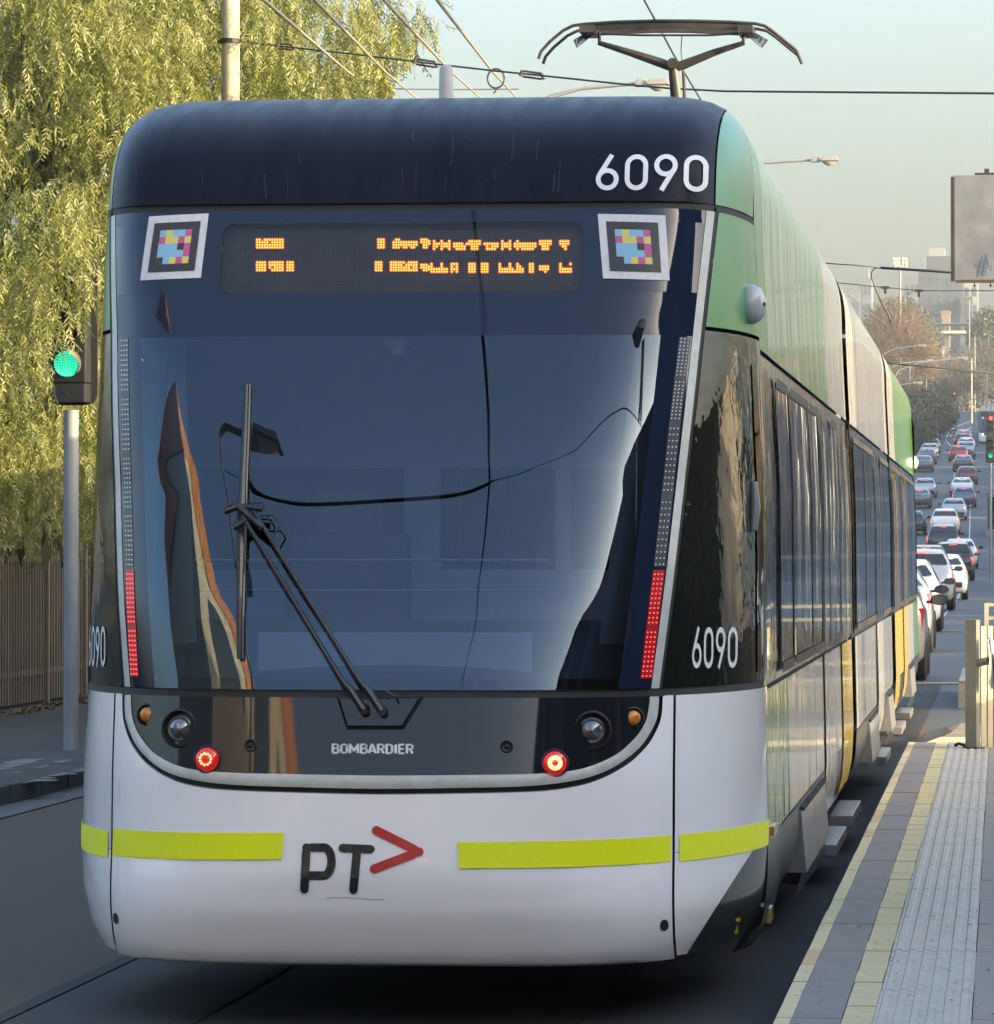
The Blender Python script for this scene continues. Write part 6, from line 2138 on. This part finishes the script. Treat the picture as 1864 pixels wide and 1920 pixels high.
block('orange clad building left of the street, farthest behind the camera', -22, -9.4, -64, -40.5, 10, m_orange, 1, 4, 3)
block('cream shop on the right side of the street beyond the stop', 12, 22, 46, 66, 4.2, m_render, -1, 3, 2)
block('brown brick shop on the right side farther up the street', 12, 22, 74, 100, 4.4, m_brick, -1, 4, 2)
pfence = thing('stop_fence', 'low solid fence along the back of the tram stop', 'fence', (3.1, 28, PZ))  # unseen fence, sized so its shadow covers the platform
b = MB(); b.span((-.03, -5.2, 0), (.03, 5.5, 1.02)); b.build('fence_panel', m_dark, pfence)
for k in range(8):
    b = MB(); b.span((-.05, -5.2 + k * 1.5, 0), (.05, -5.1 + k * 1.5, 1.1)); b.build('post', m_lpole, pfence)
m_terr = M('dim_terrace_wall', (.11, .085, .055), .85, var=.4, vscale=.35)
block('long dim terrace far back on the right of the street opposite the tram', 27, 36, 8, 62, 5.2, m_terr, -1, 12, 1)
block('second dim terrace farther up on the right of the street', 27, 36, 64, 150, 5.5, m_render, -1, 12, 1)
for i in range(6):
    bush('roadside_tree', ['leafy tree nearest the stop, in front of the dim terrace', 'second leafy tree from the stop before the dim terrace', 'third leafy tree from the stop before the dim terrace', 'fourth leafy tree from the stop before the dim terrace', 'fifth leafy tree from the stop before the dim terrace', 'leafy tree farthest from the stop before the dim terrace'][i], (22.5 + (i % 2) * 1.5, 9 + i * 7.0, 0), (2.2, 2.6, 2.3), 2500, .22, m_hedge, 'tree', 'trees along the right of the street', seed=40 + i)
for i, (y0, y1, hh) in enumerate(((108, 150, 4.6), (156, 205, 7.5), (210, 262, 8.0), (268, 320, 9.0), (326, 380, 9.5), (386, 440, 9.0), (446, 500, 10.0), (506, 560, 9.5), (566, 630, 9.0))):  # unseen terraces added to keep the hill road in shade
    t = thing('street_building', ['%s terrace on the right of the street, %s beyond the stop' % (a_, n_) for a_, n_ in zip(('low brick', 'dim brick', 'tall brick', 'dark brick', 'long brick', 'plain brick', 'high brick', 'last but one brick', 'last brick'), ('nearest', 'second', 'third', 'fourth', 'fifth', 'sixth', 'seventh', 'eighth', 'farthest'))][i], 'building', (16, y0, gz(y0)))
    b = MB(); b.span((-4, 0, -3), (6, y1 - y0, hh + max(0, gz(y1) - gz(y0)) * .6)); b.build('wall', m_brick, t)
    for k in range(5):
        b = MB(); b.span((-4.06, 3 + k * 8, hh * .35), (-3.9, 7 + k * 8, hh * .75)); b.build('window', m_shop, t)
    b = MB(); b.span((-4.2, -.2, hh + max(0, gz(y1) - gz(y0)) * .6), (6.2, y1 - y0 + .2, hh + max(0, gz(y1) - gz(y0)) * .6 + .3)); b.build('parapet', m_dark, t)
lp = (-6.75, 8.0, .13)
street_lamp('tall street lamp on the left kerb beside the camera, mirrored in the windscreen', lp, 11.6, 1.3)
for i, (x, y, h, lb) in enumerate(((4.6, 29, 7.5, 'pale pole on the right of the stop, nearest the camera'), (5.6, 41, 8, 'second pale pole on the right of the street past the stop'), (5.2, 57, 8, 'third pale pole on the right of the street past the stop'), (5.8, 78, 8.5, 'fourth pale pole on the right of the street past the stop'), (5.4, 104, 8.5, 'farthest pale pole on the right of the street'))):
    t = thing('pole', lb, 'pole', (x, y, 0), 0, 'pale poles on the right of the street')
    b = MB(); b.tube([(0, 0, 0), (0, 0, h)], [.15, .10], 14); b.build('shaft', m_timber, t, smooth=True)
    for k in range(4):
        b = MB(); b.lathe((0, 0, 1.2 + k * .55), (0, 0, 1), [(0, .135), (0, .152), (.22, .150), (.22, .135)], 14); b.build('black_band', mt['black'], t)
car('car', 'red hatchback parked at the right kerb past the stop', 'hatch', 'red', 7.2, 37, 0)
car('car', 'dark saloon parked at the right kerb past the red hatchback', 'sedan', 'darkgrey', 7.2, 45, 0)
car('car', 'white tall wagon parked at the right kerb past the dark saloon', 'suv', 'white', 7.2, 55, 0)
bush('roadside_tree', 'sunlit yellow green tree at the right of the street past the parked cars', (9.6, 70, 0), (2.3, 3.2, 2.2), 4000, .22, m_pep, 'tree', 'trees along the right of the street', seed=60)  # both trees added so the tram side mirrors yellow green
bush('roadside_tree', 'smaller sunlit yellow green tree farther up the right of the street', (9.2, 104, 0), (2.0, 3.0, 1.9), 3500, .22, m_pep, 'tree', 'trees along the right of the street', seed=61)
sgn = thing('street_sign', 'small board on the tall street lamp mirrored in the windscreen', 'sign', (-6.62, 7.9, 9.2))
b = MB(); b.box((.35, 0, 0), (.55, .04, .8)); b.build('board', m_dark, sgn); b = MB(); b.span((0, -.02, -.2), (.1, .02, .2)); b.build('bracket', mt['dark_metal'], sgn)
wire('sagging_cable', 'sagging twisted cable across the street, mirrored in the windscreen', [(-6.7, 8, 10.4), (-5.6, 8.1, 10.25), (-4.4, 8.2, 10.2), (-3.2, 8.3, 10.2), (-2, 8.5, 10.15), (0, 8.6, 9.95), (3, 8.8, 9.75), (6.5, 9, 9.6), (11, 9, 9.7)], .013, m_wire)
# ------------------------------------------------------------------ HAZE
hz_m = bpy.data.materials.new('pale_haze')
hz_m.use_nodes = True
hn = hz_m.node_tree
hn.nodes.clear()
ho = hn.nodes.new('ShaderNodeOutputMaterial')
hv = hn.nodes.new('ShaderNodeVolumePrincipled')
hv.inputs['Color'].default_value = (.80, .90, .96, 1)
hv.inputs['Density'].default_value = HAZE_DENSITY
hv.inputs['Anisotropy'].default_value = .2
hn.links.new(hv.outputs[0], ho.inputs['Volume'])
b = MB(); b.span((-130, -90, -2), (48, 1720, 112))
b.build('haze', hz_m, None, kind='stuff')
